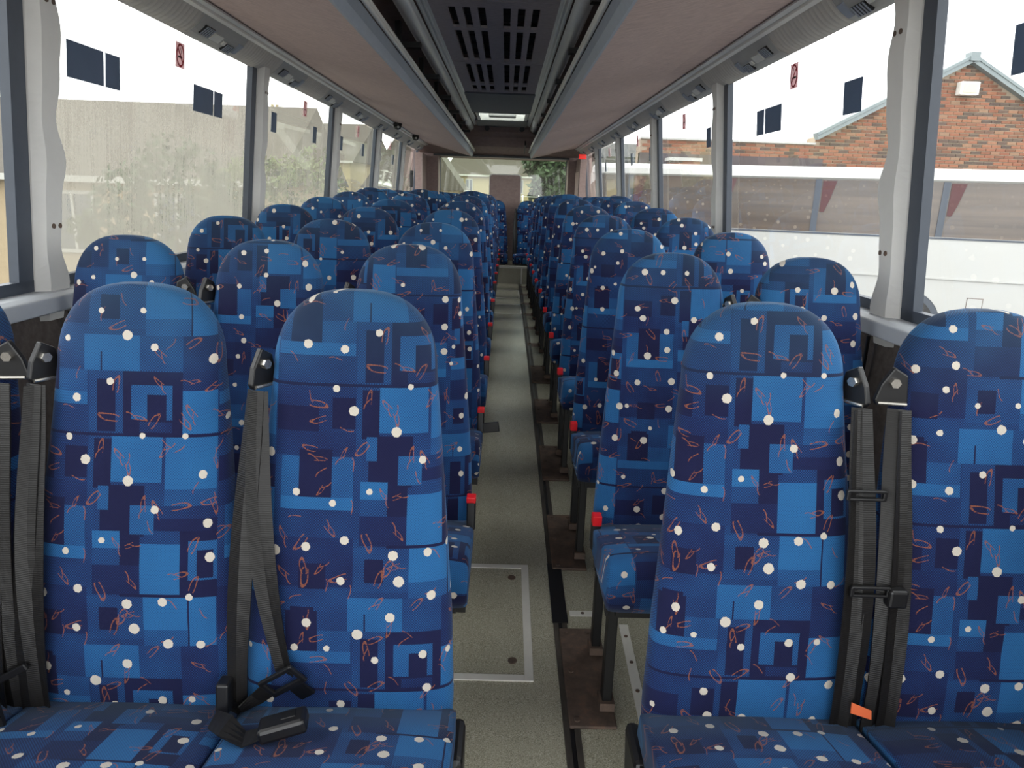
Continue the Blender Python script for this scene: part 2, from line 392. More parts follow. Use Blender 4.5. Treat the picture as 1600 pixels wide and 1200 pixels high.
# pillars
pn = 0
for side in (-1, 1):
    for k, yp in enumerate(PIL):
        pn += 1
        e = empty('trim_pillar_%d' % pn, (sx_(1.2, side), yp, ZS)); tag(e, kind='structure'); ox, oy, oz = e.location
        rings = []
        N = 48
        for i in range(N+1):
            z = ZS-.09+(ZT+.03-ZS+.09)*i/N
            q = (z-ZS)/(ZT-ZS)
            wv = .016*math.sin(q*17+k*1.3)*(1 if q < .75 else max(0, (1-q)*4))+.008*math.sin(q*31+k)
            w2 = .35*wv
            a = wall_a(z)
            pr = [(a+.04, yp-.085), (a-.004, yp-.08), (a-.032, yp-.062+w2), (a-.034, yp+.012+wv), (a-.024, yp+.018+wv), (a+.04, yp+.02+wv)]
            rings.append([(sx_(aa, side)-ox, y-oy, z-oz) for aa, y in pr])
        MB().loft(rings).build('cover', M_pillar, e)
        for zz in (-.13, .47):
            for dy in (-.035, -.005):
                a = wall_a(zz)-.033
                c = (sx_(a, side)-ox, yp+dy-oy, zz-oz)
                MB().tube([(c[0]+side*.01, c[1], c[2]), (c[0]-side*.003, c[1], c[2])], .0075, 8).build('screw', M_rust, e)
# roof shell with hatch opening
HX0, HX1, HY0, HY1 = XC-.29, XC+.31, 8.75, 9.55
rf = MB()
def slab(x0, x1, y0, y1, z0=1.03, z1=1.10): rf.box(x0, x1, y0, y1, z0, z1)
slab(XC-1.32, HX0, Y0, Y1+.05); slab(HX1, XC+1.32, Y0, Y1+.05); slab(HX0, HX1, Y0, HY0); slab(HX0, HX1, HY1, Y1+.05)
ceil = tag(rf.build('ceiling', M_lining), kind='structure')
# sloped linings beside the centre panel (seen between duct and rack)
for side in (-1, 1):
    ln = MB().prism_y([(sx_(.36, side), .965), (sx_(.62, side), .93), (sx_(.95, side), .80), (sx_(1.14, side), .70), (sx_(1.16, side), .72), (sx_(.95, side), .86), (sx_(.62, side), .97), (sx_(.36, side), 1.0)], Y0, 10.95)
    ln.build('side_lining', M_lining, ceil)
    sp = MB().prism_y([(sx_(.33, side), .925), (sx_(.385, side), .915), (sx_(.385, side), .945), (sx_(.33, side), .95)], Y0, 10.3)
    sp.prism_y([(sx_(.345, side), .915), (sx_(.352, side), .912), (sx_(.352, side), .93), (sx_(.345, side), .93)], Y0, 10.3)
    sp.prism_y([(sx_(.365, side), .909), (sx_(.372, side), .906), (sx_(.372, side), .93), (sx_(.365, side), .93)], Y0, 10.3)
    sp.build('edge_moulding', M_tube, ceil)
    # round air duct, in two lengths
    for a, b in ((Y0, 9.0), (9.02, 10.3)):
        pts = []
        for i in range(12):
            q = 2*math.pi*i/12; pts.append((sx_(.43, side)+.044*math.cos(q), .885+.044*math.sin(q)))
        MB().prism_y(pts, a, b).build('air_duct', M_tube, ceil, True)
# centre ceiling panels with slots
def slotted(y0, y1, rows):
    cols = [-.222, -.145, -.066, .066, .144, .221]
    xs = [-.335]+[c+s*.02 for c in cols for s in (-1, 1)]+[.335]
    yy = [y0]+[v for r in rows for v in r]+[y1]
    m = MB()
    for j in range(len(yy)-1):
        for i in range(len(xs)-1):
            if i % 2 == 1 and j % 2 == 1: continue
            m.box(XC+xs[i], XC+xs[i+1], yy[j], yy[j+1], .925, .94)
    m.build('slotted_panel', M_ceil, ceil)
    for r in rows:
        for c in cols:
            MB().box(XC+c-.02, XC+c+.02, r[0], r[1], .962, .966).build('slot_backing', M_slot, ceil)
            nb = int((r[1]-r[0])/.24)
            mm = MB()
            for q in range(1, nb+1):
                yb = r[0]+(r[1]-r[0])*q/(nb+1); mm.box(XC+c-.02, XC+c+.02, yb-.004, yb+.004, .945, .955)
            if nb: mm.build('slot_bar', M_slot, ceil)
MB().box(XC-.335, XC+.335, Y0, 3.88, .925, .94).build('plain_panel', M_ceil, ceil)
slotted(3.89, 5.58, [(4.02, 4.48), (4.56, 5.5)])
slotted(5.60, 7.14, [(5.66, 6.6), (6.72, 7.02)])
MB().box(XC-.335, XC+.335, 7.17, HY0, .915, .93).build('vinyl_panel', M_ceil_dark, ceil)
MB().box(XC-.335, XC+.335, HY1, 10.35, .905, .93).build('vinyl_panel', M_ceil_dark, ceil)
# roof hatch
h = empty('roof_hatch', (XC+.01, (HY0+HY1)/2, 1.0)); tag(h, 'pale framed roof hatch with grey handle letting in daylight', 'hatch')
hx, hy, hz = h.location
m = MB()
for (x0, x1, y0, y1) in ((HX0-.01, HX0+.03, HY0, HY1), (HX1-.03, HX1+.01, HY0, HY1), (HX0, HX1, HY0-.01, HY0+.03), (HX0, HX1, HY1-.03, HY1+.01)):
    m.box(x0-hx, x1-hx, y0-hy, y1-hy, .91-hz, 1.12-hz)
m.build('frame', M_white, h)
hm = NT('hatch_acrylic'); hm.t.nodes.remove(hm.b); tl = hm.n('BsdfTranslucent'); tl.inputs[0].default_value = (.9, .92, .9, 1); hm.l(tl.outputs[0], hm.out.inputs[0])
MB().box(HX0-hx, HX1-hx, HY0-hy, HY1-hy, 1.12-hz, 1.13-hz).build('acrylic_lid', hm.m, h)
MB().box(-.17, .17, .12, .30, .93-hz, .975-hz).build('handle_housing', M_grey, h, False, .015)
MB().box(-.28, .28, .16, .24, .985-hz, 1.0-hz).build('cross_bar', M_slate, h)
# ---- luggage racks
def rack(side, nm):
    lab = {-1: 'carpeted overhead luggage rack above the foggy windows', 1: 'carpeted overhead luggage rack above the windows facing the white coach'}[side]
    e = empty('luggage_rack', (sx_(.75, side), 5, .6)); tag(e, lab, 'luggage rack'); ox, oy, oz = e.location
    def P(a, z): return (sx_(a, side)-ox, z-oz)
    under = [P(1.066, .671), P(.93, .648), P(.75, .605), P(.58, .560), P(.4355, .526)]
    top = [P(.4355, .555), P(.58, .59), P(.75, .635), P(.93, .68), P(1.066, .70)]
    ys = [(Y0, 6.395), (6.405, 10.75)]
    for a, b in ys:
        MB().prism_y(under+top, a-oy, b-oy).build('underside_panel', M_rack, e)
        MB().prism_y([P(.4355, .526), P(.424, .523), P(.408, .552), P(.402, .592), P(.412, .606), P(.432, .598), P(.4355, .556)], a-oy, b-oy).build('lip', M_slate, e)
        r = MB()
        for da, dz in ((.393, .603), (.395, .624)):
            pts = [(P(da, dz)[0]+.009*math.cos(2*math.pi*i/8), P(da, dz)[1]+.009*math.sin(2*math.pi*i/8)) for i in range(8)]
            r.prism_y(pts, a-oy, b-oy)
        r.build('edge_rail', M_bright, e, True)
    t = MB().prism_y([P(1.066, .672), P(1.045, .664), P(1.045, .656), P(1.066, .652), P(1.07, .660)], Y0-oy, 10.75-oy)
    t.build('inner_moulding', M_rail, e)
    t = MB().prism_y([P(1.071, .668), P(1.075, .645), P(1.092, .640), P(1.096, .655), P(1.09, .668)], Y0-oy, 10.75-oy)
    t.build('outer_moulding', M_bright, e)
    # rounded end cap at the rear
    capr = []
    prof = under+top
    cx = sum(p[0] for p in prof)/len(prof); cz = sum(p[1] for p in prof)/len(prof)
    for q, s in ((0, 1), (.03, .99), (.055, .95), (.065, .85)):
        capr.append([(cx+(x-cx)*s, 10.75-oy+q, cz+(z-cz)*s) for x, z in prof])
    MB().loft(capr).build('end_cap', M_rack, e, True)
    # hanger brackets up to the roof
    y = 2.2
    while y < 10.6:
        b = MB(); b.box(min(P(.425, 0)[0], P(.56, 0)[0]), max(P(.425, 0)[0], P(.56, 0)[0]), y-.03-oy, y+.03-oy, .80-oz, .83-oz)
        b.box(min(P(.54, 0)[0], P(.57, 0)[0]), max(P(.54, 0)[0], P(.57, 0)[0]), y-.03-oy, y+.03-oy, .60-oz, .95-oz)
        b.build('hanger_bracket', M_black, e); y += 1.13
    return e
rack(-1, 'left'); rack(1, 'right')
# ---- ribbed service panels and passenger service units above the windows
PSU = [1.22, 2.24, 3.28, 4.29, 5.30, 6.31, 7.33, 8.35, 9.37, 10.38]
def arcp(side, n=7, d=0):
    pts = []
    for i in range(n):
        q = i/(n-1); a = 1.094+(1.195-1.094)*q; z = .648+(.575-.648)*q-.016*math.sin(math.pi*q)-d
        pts.append((sx_(a, side), z))
    return pts
for side, where in ((-1, 'above the foggy windows'), (1, 'above the windows facing the white coach')):
    rp = empty('trim_service_panel_%d' % (1 if side < 0 else 2), (sx_(1.14, side), 5, .61)); tag(rp, kind='structure'); ox, oy, oz = rp.location
    pro = arcp(side)
    for k, yc in enumerate(PSU):
        y0 = (PSU[k-1]+.24) if k else Y0; y1 = yc-.24
        rings = []; n = max(2, int((y1-y0)/.011))
        for i in range(n+1):
            y = y0+(y1-y0)*i/n; d = .0035 if i % 3 == 0 else 0
            rings.append([(x-ox, y-oy, z-d-oz) for x, z in pro])
        MB().loft(rings, False, False).build('ribbed_section', M_rib, rp)
        # the unit
        u = empty('passenger_service_unit', (sx_(1.14, side), yc, .61))
        ordn = ['first', 'second', 'third', 'fourth', 'fifth', 'sixth', 'seventh', 'eighth', 'ninth', 'tenth'][::-1][k]
        tag(u, 'grey reading light unit %s, %s from the rear' % (where, ordn), 'air vent', 'service units '+where)
        ux, uy, uz = u.location
        pr2 = arcp(side, 7, .004)
        MB().loft([[(x-ux, y-uy, z-uz) for x, z in pr2]+[(x-ux, y-uy, z+.012-uz) for x, z in reversed(pr2)] for y in (yc-.238, yc+.238)]).build('body', M_grey, u)
        def onarc(q, d=.0): 
            a = 1.094+(1.195-1.094)*q; return Vector((sx_(a, side)-ux, 0, .648+(.575-.648)*q-.016*math.sin(math.pi*q)-.004-d-uz))
        t = (onarc(.7)-onarc(.3)).normalized(); nn = Vector((0, 1, 0)).cross(t)
        if nn.z > 0: nn = -nn
        for nm_, q, dy, hy_, hw_, mt in (('reading_light', .45, -.03, .045, .018, M_white), ('grille', .40, -.135, .045, .022, M_black), ('grille', .62, .13, .045, .02, M_black), ('call_button', .5, .06, .015, .01, M_white), ('seam_cover', .45, .205, .02, .028, M_slate)):
            c = onarc(q); c.y = dy
            g = MB().obox(c+nn*.001, t*hw_, Vector((0, hy_, 0)), nn*.004)
            go = g.build(nm_, mt, u)
            if nm_ == 'grille':
                for j in range(5):
                    MB().obox(c+nn*.006+Vector((0, -.036+.018*j, 0)), t*hw_, Vector((0, .003, 0)), nn*.0015).build('louvre', M_slate, go)
# rear bulkhead, rear wall and window
rb = MB()
rb.prism_y([(XC-.62, .93), (XC+.62, .93), (XC+.62, .78), (XC-.62, .78)], 10.35, 10.45)
RW = tag(MB().box(XC-1.33, XC-.93, 10.95, Y1+.06, -1.3, 1.05).box(XC+.99, XC+1.33, 10.95, Y1+.06, -1.3, 1.05).box(XC-.95, XC+1.0, Y1-.05, Y1+.06, -1.3, -.22).build('wall_rear', M_brownpanel), kind='structure')
bh = MB().loft([[(x, 10.36, .93), (x, 10.40, .84), (x, 10.55, .78), (x, 10.62, .66), (x, 10.95, .56), (x, Y1+.06, .52), (x, Y1+.06, 1.04), (x, 10.36, 1.04)] for x in (XC-1.2, XC+1.2)])
bh.build('bulkhead', M_brownpanel, RW)
MB().box(XC-1.0, XC+1.0, 10.93, 10.99, .528, .556).build('bulkhead_edge', M_black, RW)
MB().obox((XC+.33, 10.70, .665), (.006, 0, 0), (0, .16, -.05), (0, .01, .03)).build('bulkhead_joint', M_black, RW)
for x in (-.30, .18):
    MB().tube([(x, 10.37, .885), (x, 10.34, .88)], .035, 12).build('speaker_grille', M_black, RW)
e = empty('window_%d' % (win_no+1), (0, Y1-.02, 0)); tag(e, kind='structure')
MB().quad((XC-.95, 0, -.24), (XC+1.01, 0, -.24), (XC+1.01, 0, .56), (XC-.95, 0, .56)).build('pane', M_rearglass, e)
g = MB().box(XC-.95, XC-.92, -.03, .01, -.24, .56).box(XC+.98, XC+1.01, -.03, .01, -.24, .56).box(XC-.95, XC+1.01, -.03, .01, -.25, -.205)
g.build('gasket', M_rubber, e)
# upright brown panel in front of the rear window
p = empty('upright_panel', (-.03, 10.93, -.95)); tag(p, 'brown rounded upright panel with pale rim before the rear window', 'panel')
def rrect(x0, x1, z0, z1, r, y, n=5):
    o = []
    for cx, cz, a0 in ((x1-r, z1-r, 0), (x0+r, z1-r, 90)):
        for i in range(n+1):
            q = math.radians(a0+90*i/n); o.append((cx+r*math.cos(q), y, cz+r*math.sin(q)))
    return o+[(x0, y, z0), (x1, y, z0)]
MB().loft([rrect(-.225, .225, 0, 1.235, .04, 0), rrect(-.225, .225, 0, 1.235, .04, .05)]).build('board', M_brownpanel, p)
MB().loft([rrect(-.238, .238, 0, 1.25, .05, .012), rrect(-.238, .238, 0, 1.25, .05, .04)]).build('rim', M_white, p)

# ---------------------------------------------------------------- floor fittings
def hatchframe(x0, x1, y0, y1, w, lab, screws=True):
    z = lambda y: floor_z(y)
    e = empty('floor_hatch', ((x0+x1)/2, (y0+y1)/2, z((y0+y1)/2))); tag(e, lab, 'floor hatch'); ox, oy, oz = e.location
    def strip(xa, xb, ya, yb):
        m = MB(); m.loft([[(xa-ox, y-oy, z(y)-oz), (xb-ox, y-oy, z(y)-oz), (xb-ox, y-oy, z(y)+.004-oz), (xa-ox, y-oy, z(y)+.004-oz)] for y in (ya, yb)]); m.build('edge_strip', M_strip, e, False, .001)
    strip(x0, x0+w, y0, y1); strip(x1-w, x1, y0, y1); strip(x0+w, x1-w, y0, y0+w); strip(x0+w, x1-w, y1-w, y1)
    MB().loft([[(xx-ox, y-oy, z(y)+dz-oz) for xx, dz in ((x0+w, 0), (x1-w, 0), (x1-w, .0022), (x0+w, .0022))] for y in (y0+w, y1-w)]).build('lid', M_floor, e)
    if screws:
        for px, py in ((x1-w-.035, y0+w+.06), (x1-w-.035, y1-w-.06), (x0+w+.035, y0+w+.06), (x0+w+.035, y1-w-.06)):
            MB().tube([(px-ox, py-oy, z(py)+.001-oz), (px-ox, py-oy, z(py)+.005-oz)], .014, 12).build('fixing', M_rust, e)
hatchframe(-.28, .119, 1.757, 2.373, .026, 'speckled floor hatch with bright edging and round fixings, beside the big rusty plate')
hatchframe(-.25, .205, 7.30, 7.96, .022, 'smaller edged floor hatch further down the aisle', False)
hatchframe(-.25, .20, 8.47, 9.2, .022, 'edged floor hatch in the aisle just before the rear step', False)
for i, (pts, lab) in enumerate(((((.25, 2.085), (.335, 2.085)), 'short aluminium floor strip behind the rusty plate'), (((.405, 1.3), (.42, 2.03)), 'long aluminium floor strip with screws under the two-seat bench'))):
    (xa, ya), (xb, yb) = pts
    e = empty('floor_strip', (xa, ya, floor_z(ya))); tag(e, lab, 'floor strip')
    d = Vector((xb-xa, yb-ya, floor_z(yb)-floor_z(ya))); L_ = d.length; dn = d.normalized(); sdv = dn.cross(Vector((0, 0, 1)))
    MB().obox(d*.5+Vector((0, 0, .002)), d*.5, sdv*.014, (0, 0, .002)).build('strip', M_strip, e)
    k = max(1, int(L_/.12))
    for j in range(k):
        c = d*((j+.5)/k)
        MB().tube([c+Vector((0, 0, .003)), c+Vector((0, 0, .006))], .006, 8).build('screw', M_rust, e)
# floor track along the aisle (right side) and its twin
for xr, lab in ((.214, 'dark slotted seat track in the floor by the two-seat benches'), (-.50, 'dark slotted seat track under the three-seat benches')):
    e = empty('seat_track', (xr, 5, -1.2)); tag(e, lab, 'track'); ox, oy, oz = e.location
    for xa, xb, hgt in ((-.022, -.006, .004), (.006, .022, .004), (-.006, .006, .001)):
        m = MB(); m.loft([[(a, y-oy, floor_z(y)+h_-oz) for a, h_ in ((xa, -.002), (xb, -.002), (xb, hgt), (xa, hgt))] for y in (.3, 1.6, 3.5, 5.42, 9.9)])
        m.build('flange' if hgt > .002 else 'slot', M_track if hgt > .002 else M_black, e)
    if xr > 0:
        y = 2.03
        m = MB(); m.loft([[(a, y-oy, floor_z(y)+h_-oz) for a, h_ in ((-.024, .002), (.026, .002), (.026, .007), (-.024, .007))] for y in (2.03, 2.38)])
        m.build('cover_strip', M_black, e)

# ---------------------------------------------------------------- seats
SH = 1.21
def yf(z):                                            # front surface of the backrest
    q = (z-.40)/(SH-.40); return -.155+.155*max(q, 0)**1.15-.012*math.sin(math.pi*min(max(q*1.5, 0), 1))
def hwid(z):
    t = [(.34, .200), (.42, .204), (.6, .197), (.8, .180), (1.0, .161), (1.06, .155), (1.21, .15)]
    for (a, b), (c, d) in zip(t[:-1], t[1:]):
        if z <= c: return b+(d-b)*(z-a)/(c-a)
    return .15
ZD = 1.055
def back_mesh():
    zs = [.34+(ZD-.34)*i/22 for i in range(23)]+[ZD+(SH-ZD)*math.sin(math.pi/2*i/11) for i in range(1, 12)]
    rings = []; uvs = []; arc = 0; last = None
    for z in zs:
        hw = hwid(z); th = .085
        if z > ZD:
            q = min(.9995, (z-ZD)/(SH-ZD)); s = (1-q**2.3)**(1/2.3); hw = max(.006, hwid(ZD)*(.06+.94*s)); th = .085*(.35+.65*s)
        y0 = yf(z)
        crease = .004*math.exp(-((z-1.04)/.008)**2)+.004*math.exp(-((z-.72)/.01)**2)+.003*math.exp(-((z-.56)/.01)**2)
        m = 36; ring = []; u = []
        for i in range(m):
            a = 2*math.pi*(i+.5)/m; ca, sa = math.cos(a), math.sin(a); e = 2/5.0
            x = hw*math.copysign(abs(ca)**e, ca); yy = math.copysign(abs(sa)**(2/3.2), sa)*th/2
            if sa < 0:
                yy -= .007*(1-(x/hw)**2); yy += crease*(1-(abs(x)/hw)**6)
            ring.append((x, y0+th/2+yy, z)); 
            u.append(x+math.copysign(1, x)*(.0 if sa < 0 else .0)+(.5*(yy+th/2)*math.copysign(1, x) if abs(x) > .8*hw else 0))
        if last: arc += math.dist(last, (y0, z))
        last = (y0, z); rings.append(ring); uvs.append((u, arc))
    m = MB(); m.loft(rings)
    uvl = [(u[i], 1-a) for u, a in uvs for i in range(len(u))]
    tot = uvs[-1][1]
    uvl = [(p[0], tot-(1-p[1])) for p in uvl]         # V measured downwards from the crown
    return m, uvl
def cushion_mesh(xl, xr):
    # profile along y (rear to front), rounded front; lofted across x
    prof = [(-.13, .345), (-.14, .41), (-.25, .437), (-.36, .462), (-.45, .481), (-.495, .478), (-.52, .455), (-.528, .42), (-.522, .375), (-.505, .345), (-.45, .338), (-.30, .335)]
    ring_n = 14; rings = []; uvl = []
    per = [0]
    for a, b in zip(prof[:-1], prof[1:]): per.append(per[-1]+math.dist(a, b))
    cx = -.32; cz = .40
    for i in range(ring_n+1):
        q = -1+2*i/ring_n; x = (xl+xr)/2+(xr-xl)/2*math.copysign(1-(1-abs(q))**1.8, q) if abs(q) > .5 else (xl+xr)/2+(xr-xl)/2*q*1.0*( (1-.5**1.8)/.5)
        t = abs(x-(xl+xr)/2)/((xr-xl)/2); s = (1-min(t, 1)**7)**(1/4) if t < 1 else 0
        s = .80+.20*s
        ring = []
        for (y, z), pp in zip(prof, per):
            zz = cz+(z-cz)*s+(.010*(1-t*t) if z > .40 else 0); y2 = cx+(y-cx)*(.93+.07*s)
            ring.append((x, y2, zz)); uvl.append((x, pp))
        rings.append(ring)
    m = MB(); m.loft(rings); return m, uvl
def flat_poly(pts, y0, y1):                           # polygon in x,z extruded in y
    m = MB(); m.loft([[(x, y0, z) for x, z in pts], [(x, y1, z) for x, z in pts]]); return m
def make_belt(root, sd, detail, turned=False):
    """sd: side of the shoulder anchor (-1 or 1)"""
    ax = sd*.172; az = 1.055; ay = yf(az)+.012
    b = empty_child('seat_belt', root)
    br = flat_poly([(ax-sd*.02, az+.03), (ax+sd*.006, az+.045), (ax+sd*.026, az+.01), (ax+sd*.034, az-.022), (ax+sd*.028, az-.032), (ax-sd*.028, az-.03)], ay-.002, ay+.012)
    piv = Vector((ax, ay+.005, 0)); ang = sd*-1.05 if turned else sd*.15
    rot = lambda mb: setattr(mb, 'v', [tuple(piv+Matrix.Rotation(ang, 3, 'Z') @ (Vector(v)-piv)) for v in mb.v]) or mb
    rot(br).build('anchor_bracket', M_black, b, False, .003)
    rot(MB().tube([(ax+sd*.004, ay+.002, az+.016), (ax+sd*.004, ay-.014, az+.016)], .0095, 6)).build('bolt', M_chrome, b)
    rot(MB().tube([(ax-sd*.024, ay-.004, az-.026), (ax+sd*.028, ay-.004, az-.026)], .004, 8)).build('guide_loop', M_chrome, b)
    n = 12
    p1 = []; d1 = []; p2 = []; d2 = []
    for i in range(n+1):
        q = i/n; z = az-.03-(az-.03-.40)*q
        y = yf(z)-.008-.012*math.sin(math.pi*q)
        p1.append((ax+sd*(.004+(.034 if detail == 'front' else .014)*q), y, z)); d1.append((1, -.35*math.cos(q*2.2), 0))
    b1 = MB().ribbon(p1, d1, [.036+.012*math.sin(math.pi*min(1, i/n*1.2)) for i in range(n+1)], .0014, .007); b1.build('shoulder_strap', M_web, b)
    zl = .50 if detail == 'front' else .40
    for i in range(n+1):
        q = i/n; z = az-.03-(az-.03-zl)*q
        y = yf(z)-.020-.010*math.sin(math.pi*q)
        k = (-.055 if detail == 'front' else -.004)
        p2.append((ax+sd*(-.004+k*q*q), y, z)); d2.append((1, .5*math.cos(q*2.0), 0))
    MB().ribbon(p2, d2, [.034+.012*math.sin(math.pi*min(1, i/n*1.1)) for i in range(n+1)], .0014, -.007).build('return_strap', M_web, b)
    return b
def empty_child(name, parent):
    o = bpy.data.objects.new(name, None); COL.objects.link(o); o.parent = parent; o.empty_display_size = .05; return o
BM = {}
def make_seat(beltside, aisle, detail=None, red=True, turned=False):
    root = empty('coach_seat')
    m, uvl = back_mesh()
    if 'back' not in BM: BM['back'] = m.build('backrest', FAB, root, True, 0, lambda i: uvl[i])
    else:
        o = bpy.data.objects.new('backrest', BM['back'].data); COL.objects.link(o); o.parent = root
    xl = -.203-(.010 if aisle < 0 else 0); xr = .203+(.008 if aisle > 0 else 0)
    m2, uv2 = cushion_mesh(xl, xr)
    m2.build('cushion', FAB, root, True, 0, lambda i: uv2[i])
    MB().box(xl+.03, xr-.03, -.48, -.16, .315, .34).build('seat_pan', M_blacksteel, root)
    make_belt(root, beltside, detail, turned)
    if aisle:
        if red:
            rz_ = .055 if aisle > 0 else 0
            bk = MB().obox((aisle*.204, -.185, .405+rz_), (.013, 0, 0), (0, .018, -.006), (0, .006, .05)).build('buckle', M_black, root, False, .004)
            MB().obox((aisle*.204, -.1905, .452+rz_), (.0135, 0, 0), (0, .017, 0), (0, 0, .016 if aisle < 0 else .009)).build('red_button', M_red, bk, False, .003)
        else:
            MB().obox((aisle*.212, -.15, .29), (.016, 0, 0), (0, .06, 0), (0, .015, .05)).build('hinge_cover', M_black, root, False, .012)
    else:
        s = -beltside
        bk = MB().obox((s*.188, -.185, .465), (.012, 0, 0), (0, .016, 0), (0, .006, .03)).build('buckle', M_black, root, False, .004)
    return root
def setpat(root, pu, pv):
    for c in root.children:
        c['pat_u'] = float(pu); c['pat_v'] = float(pv+(.3 if c.name.startswith('cushion') else 0))
ROWS = 12
PITCHROW = .7641
def row_y(n): return 1.3292+PITCHROW*(n-1)
def row_z(n):
    zt = -.182+.0447*(row_y(min(n, 7))-1.3292)
    if n > 7: zt = .020-.006*(n-7)*.6
    return zt-SH
CX = {'A': -1.1005, 'B': -.6905, 'C': -.2805, 'D': .4945, 'E': .9045}
proto = {'A': make_seat(1, 0), 'B': make_seat(-1, 0, None, True, True), 'C': make_seat(-1, 1, None, True, True), 'D': make_seat(1, -1, None, True, True), 'E': make_seat(-1, 0)}
C1 = make_seat(-1, 1, 'front', False, True); D1 = make_seat(1, -1, None, False, True)
ORD = ['front', 'second', 'third', 'fourth', 'fifth', 'sixth', 'seventh', 'eighth', 'ninth', 'tenth', 'eleventh', 'twelfth']
WHERE = {'A': 'window place of the three-seat bench beside the foggy windows', 'B': 'middle place of the three-seat bench', 'C': 'aisle place of the three-seat bench',
         'D': 'aisle place of the two-seat bench', 'E': 'window place of the two-seat bench'}
PAT = {('C', 1): (-27/ZP, -.056), ('B', 1): (198/ZP, -.161), ('D', 1): (192/ZP, -.012), ('E', 1): (115/ZP, -.29), ('A', 1): (.1, -.3)}
usedp = set(); SEATS = {}
rs = random.Random(11)
for n in range(1, ROWS+1):
    for c in 'ABCDE':
        key = c
        if (c, n) == ('C', 1): o = C1
        elif (c, n) == ('D', 1): o = D1
        elif key not in usedp: o = proto[key]; usedp.add(key)
        else: o = copy_tree(proto[key])
        o.location = (CX[c]+({'D': .012, 'E': .022}.get(c, 0) if n == 1 else 0), row_y(n), row_z(n))
        tag(o, 'blue patterned coach seat, %s, %s row' % (WHERE[c], ORD[n-1]), 'seat', 'coach seats in rows')
        SEATS[(c, n)] = o
rear_x = [-1.04, -.60, -.165, .31, .745]
for i, x in enumerate(rear_x):
    o = copy_tree(proto['B']); o.location = (x, 10.62, -.07-SH)
    tag(o, 'blue patterned seat of the raised rear bench, %s from the foggy-window side' % ['first', 'second', 'third', 'fourth', 'fifth'][i], 'seat', 'rear bench seats')
    SEATS[('R', i)] = o
for k, o in SEATS.items():
    pu, pv = PAT.get(k, (rs.uniform(0, .396), -rs.uniform(0, .588))); setpat(o, pu, pv)
# ---- bench frames: legs, foot plates and cross rails
def make_frame(kind):
    e = empty('bench_stand'); s = -1 if kind == 2 else 1
    ax = .4945 if kind == 2 else -.2805                # aisle seat centre; s = direction to the aisle
    w = .41*(kind-1)
    fz = .0                                           # frame origin: floor under the aisle seat at its backrest crown
    def fzz(y): return -.0447*0+y*.0447
    x = s*.185 if kind == 2 else s*.06
    for y0, nm_ in ((-.447, 'leg'), (-.207, 'leg')):
        MB().obox((x, y0, .165), (.013, 0, 0), (0, .02, 0), (0, 0, .165)).build(nm_, M_blacksteel, e, False, .003)
    pl = MB(); x0, x1 = sorted((s*.287, s*.160)) if kind == 2 else sorted((s*.10, s*-.02))
    pl.loft([[(a, y, y*.0447+dz) for a, dz in ((x0, 0), (x1, 0), (x1, .010), (x0, .010))] for y in (-.512, -.096)])
    p = pl.build('foot_plate', M_rust, e, False, .004)
    for bx, by in ((x+s*.08, -.49), (x+s*.08, -.30), (x+s*.08, -.12), (x+s*.015, -.12)) if kind == 2 else ((x+s*.02, -.49), (x+s*.02, -.12)):
        MB().tube([(bx, by, by*.0447+.009), (bx, by, by*.0447+.014)], .008, 6).build('bolt', M_rust, p)
    for yy in (-.447, -.207):
        MB().obox((x, yy-.004, .02), (.02, 0, 0), (0, .028, 0), (0, 0, .012)).build('leg_foot', M_rust, p)
    xa, xb = sorted((s*.205, -s*(w+.19)))
    for y0 in (-.44, -.21):
        MB().box(xa, xb, y0-.018, y0+.018, .285, .315).build('cross_rail', M_blacksteel, e)
    return e
fr2 = make_frame(2); fr3 = make_frame(3)
for n in range(1, ROWS+1):
    for kind, pr in ((2, fr2), (3, fr3)):
        o = pr if n == 1 else copy_tree(pr)
        x = CX['D'] if kind == 2 else CX['C']
        o.location = (x, row_y(n), floor_z(row_y(n)))
        tag(o, 'black steel legs and rusty foot plate of the %s-seat bench, %s row' % ({2: 'two', 3: 'three'}[kind], ORD[n-1]), 'seat stand', 'bench stands')
        if n >= 8:
            pass

# ---------------------------------------------------------------- loose details of the front row
def W1(c, n, x, y, z): return (CX[c]+x, row_y(n)+y, row_z(n)+z)
c1 = SEATS[('C', 1)]
# tongue on the aisle seat's belt and buckle lying on the cushion
tg = MB()
tq = Vector((-.115, yf(.50)-.028, .492))
dx = Vector((.78, -.1, .55)).normalized(); dz_ = Vector((-.55, -.25, .78)).normalized(); dn_ = dx.cross(dz_)
for off, hx, hz_ in ((dz_*.020, .038, .0045), (dz_*-.018, .038, .006)): tg.obox(tq+off, dx*hx, dn_*.004, dz_*hz_)
for off in (dx*.036, dx*-.036): tg.obox(tq+off, dx*.005, dn_*.004, dz_*.024)
to = tg.build('belt_tongue', M_black, c1, False, .002)
MB().obox(tq-dz_*.04+dx*.012, dx*.016, dn_*.0025, dz_*.020).build('latch_plate', M_blacksteel, to)
MB().ribbon([tq-dx*.03+Vector((0, 0, 0)), tq-dx*.05+Vector((-.012, .0, -.015)), (-.195, -.185, .435)], [dz_, dz_, Vector((0, -.5, .8))], [.036, .03, .026], .0014).build('lap_strap', M_web, c1)
bq = Vector((-.085, -.272, .478))
bx = Vector((.93, .18, .20)).normalized(); by_ = Vector((-.25, .9, -.1)); by_ = (by_-bx*by_.dot(bx)).normalized(); bz_ = bx.cross(by_)
bo = MB().obox(bq, bx*.042, by_*.024, bz_*.014).build('belt_buckle', M_black, c1, False, .007)
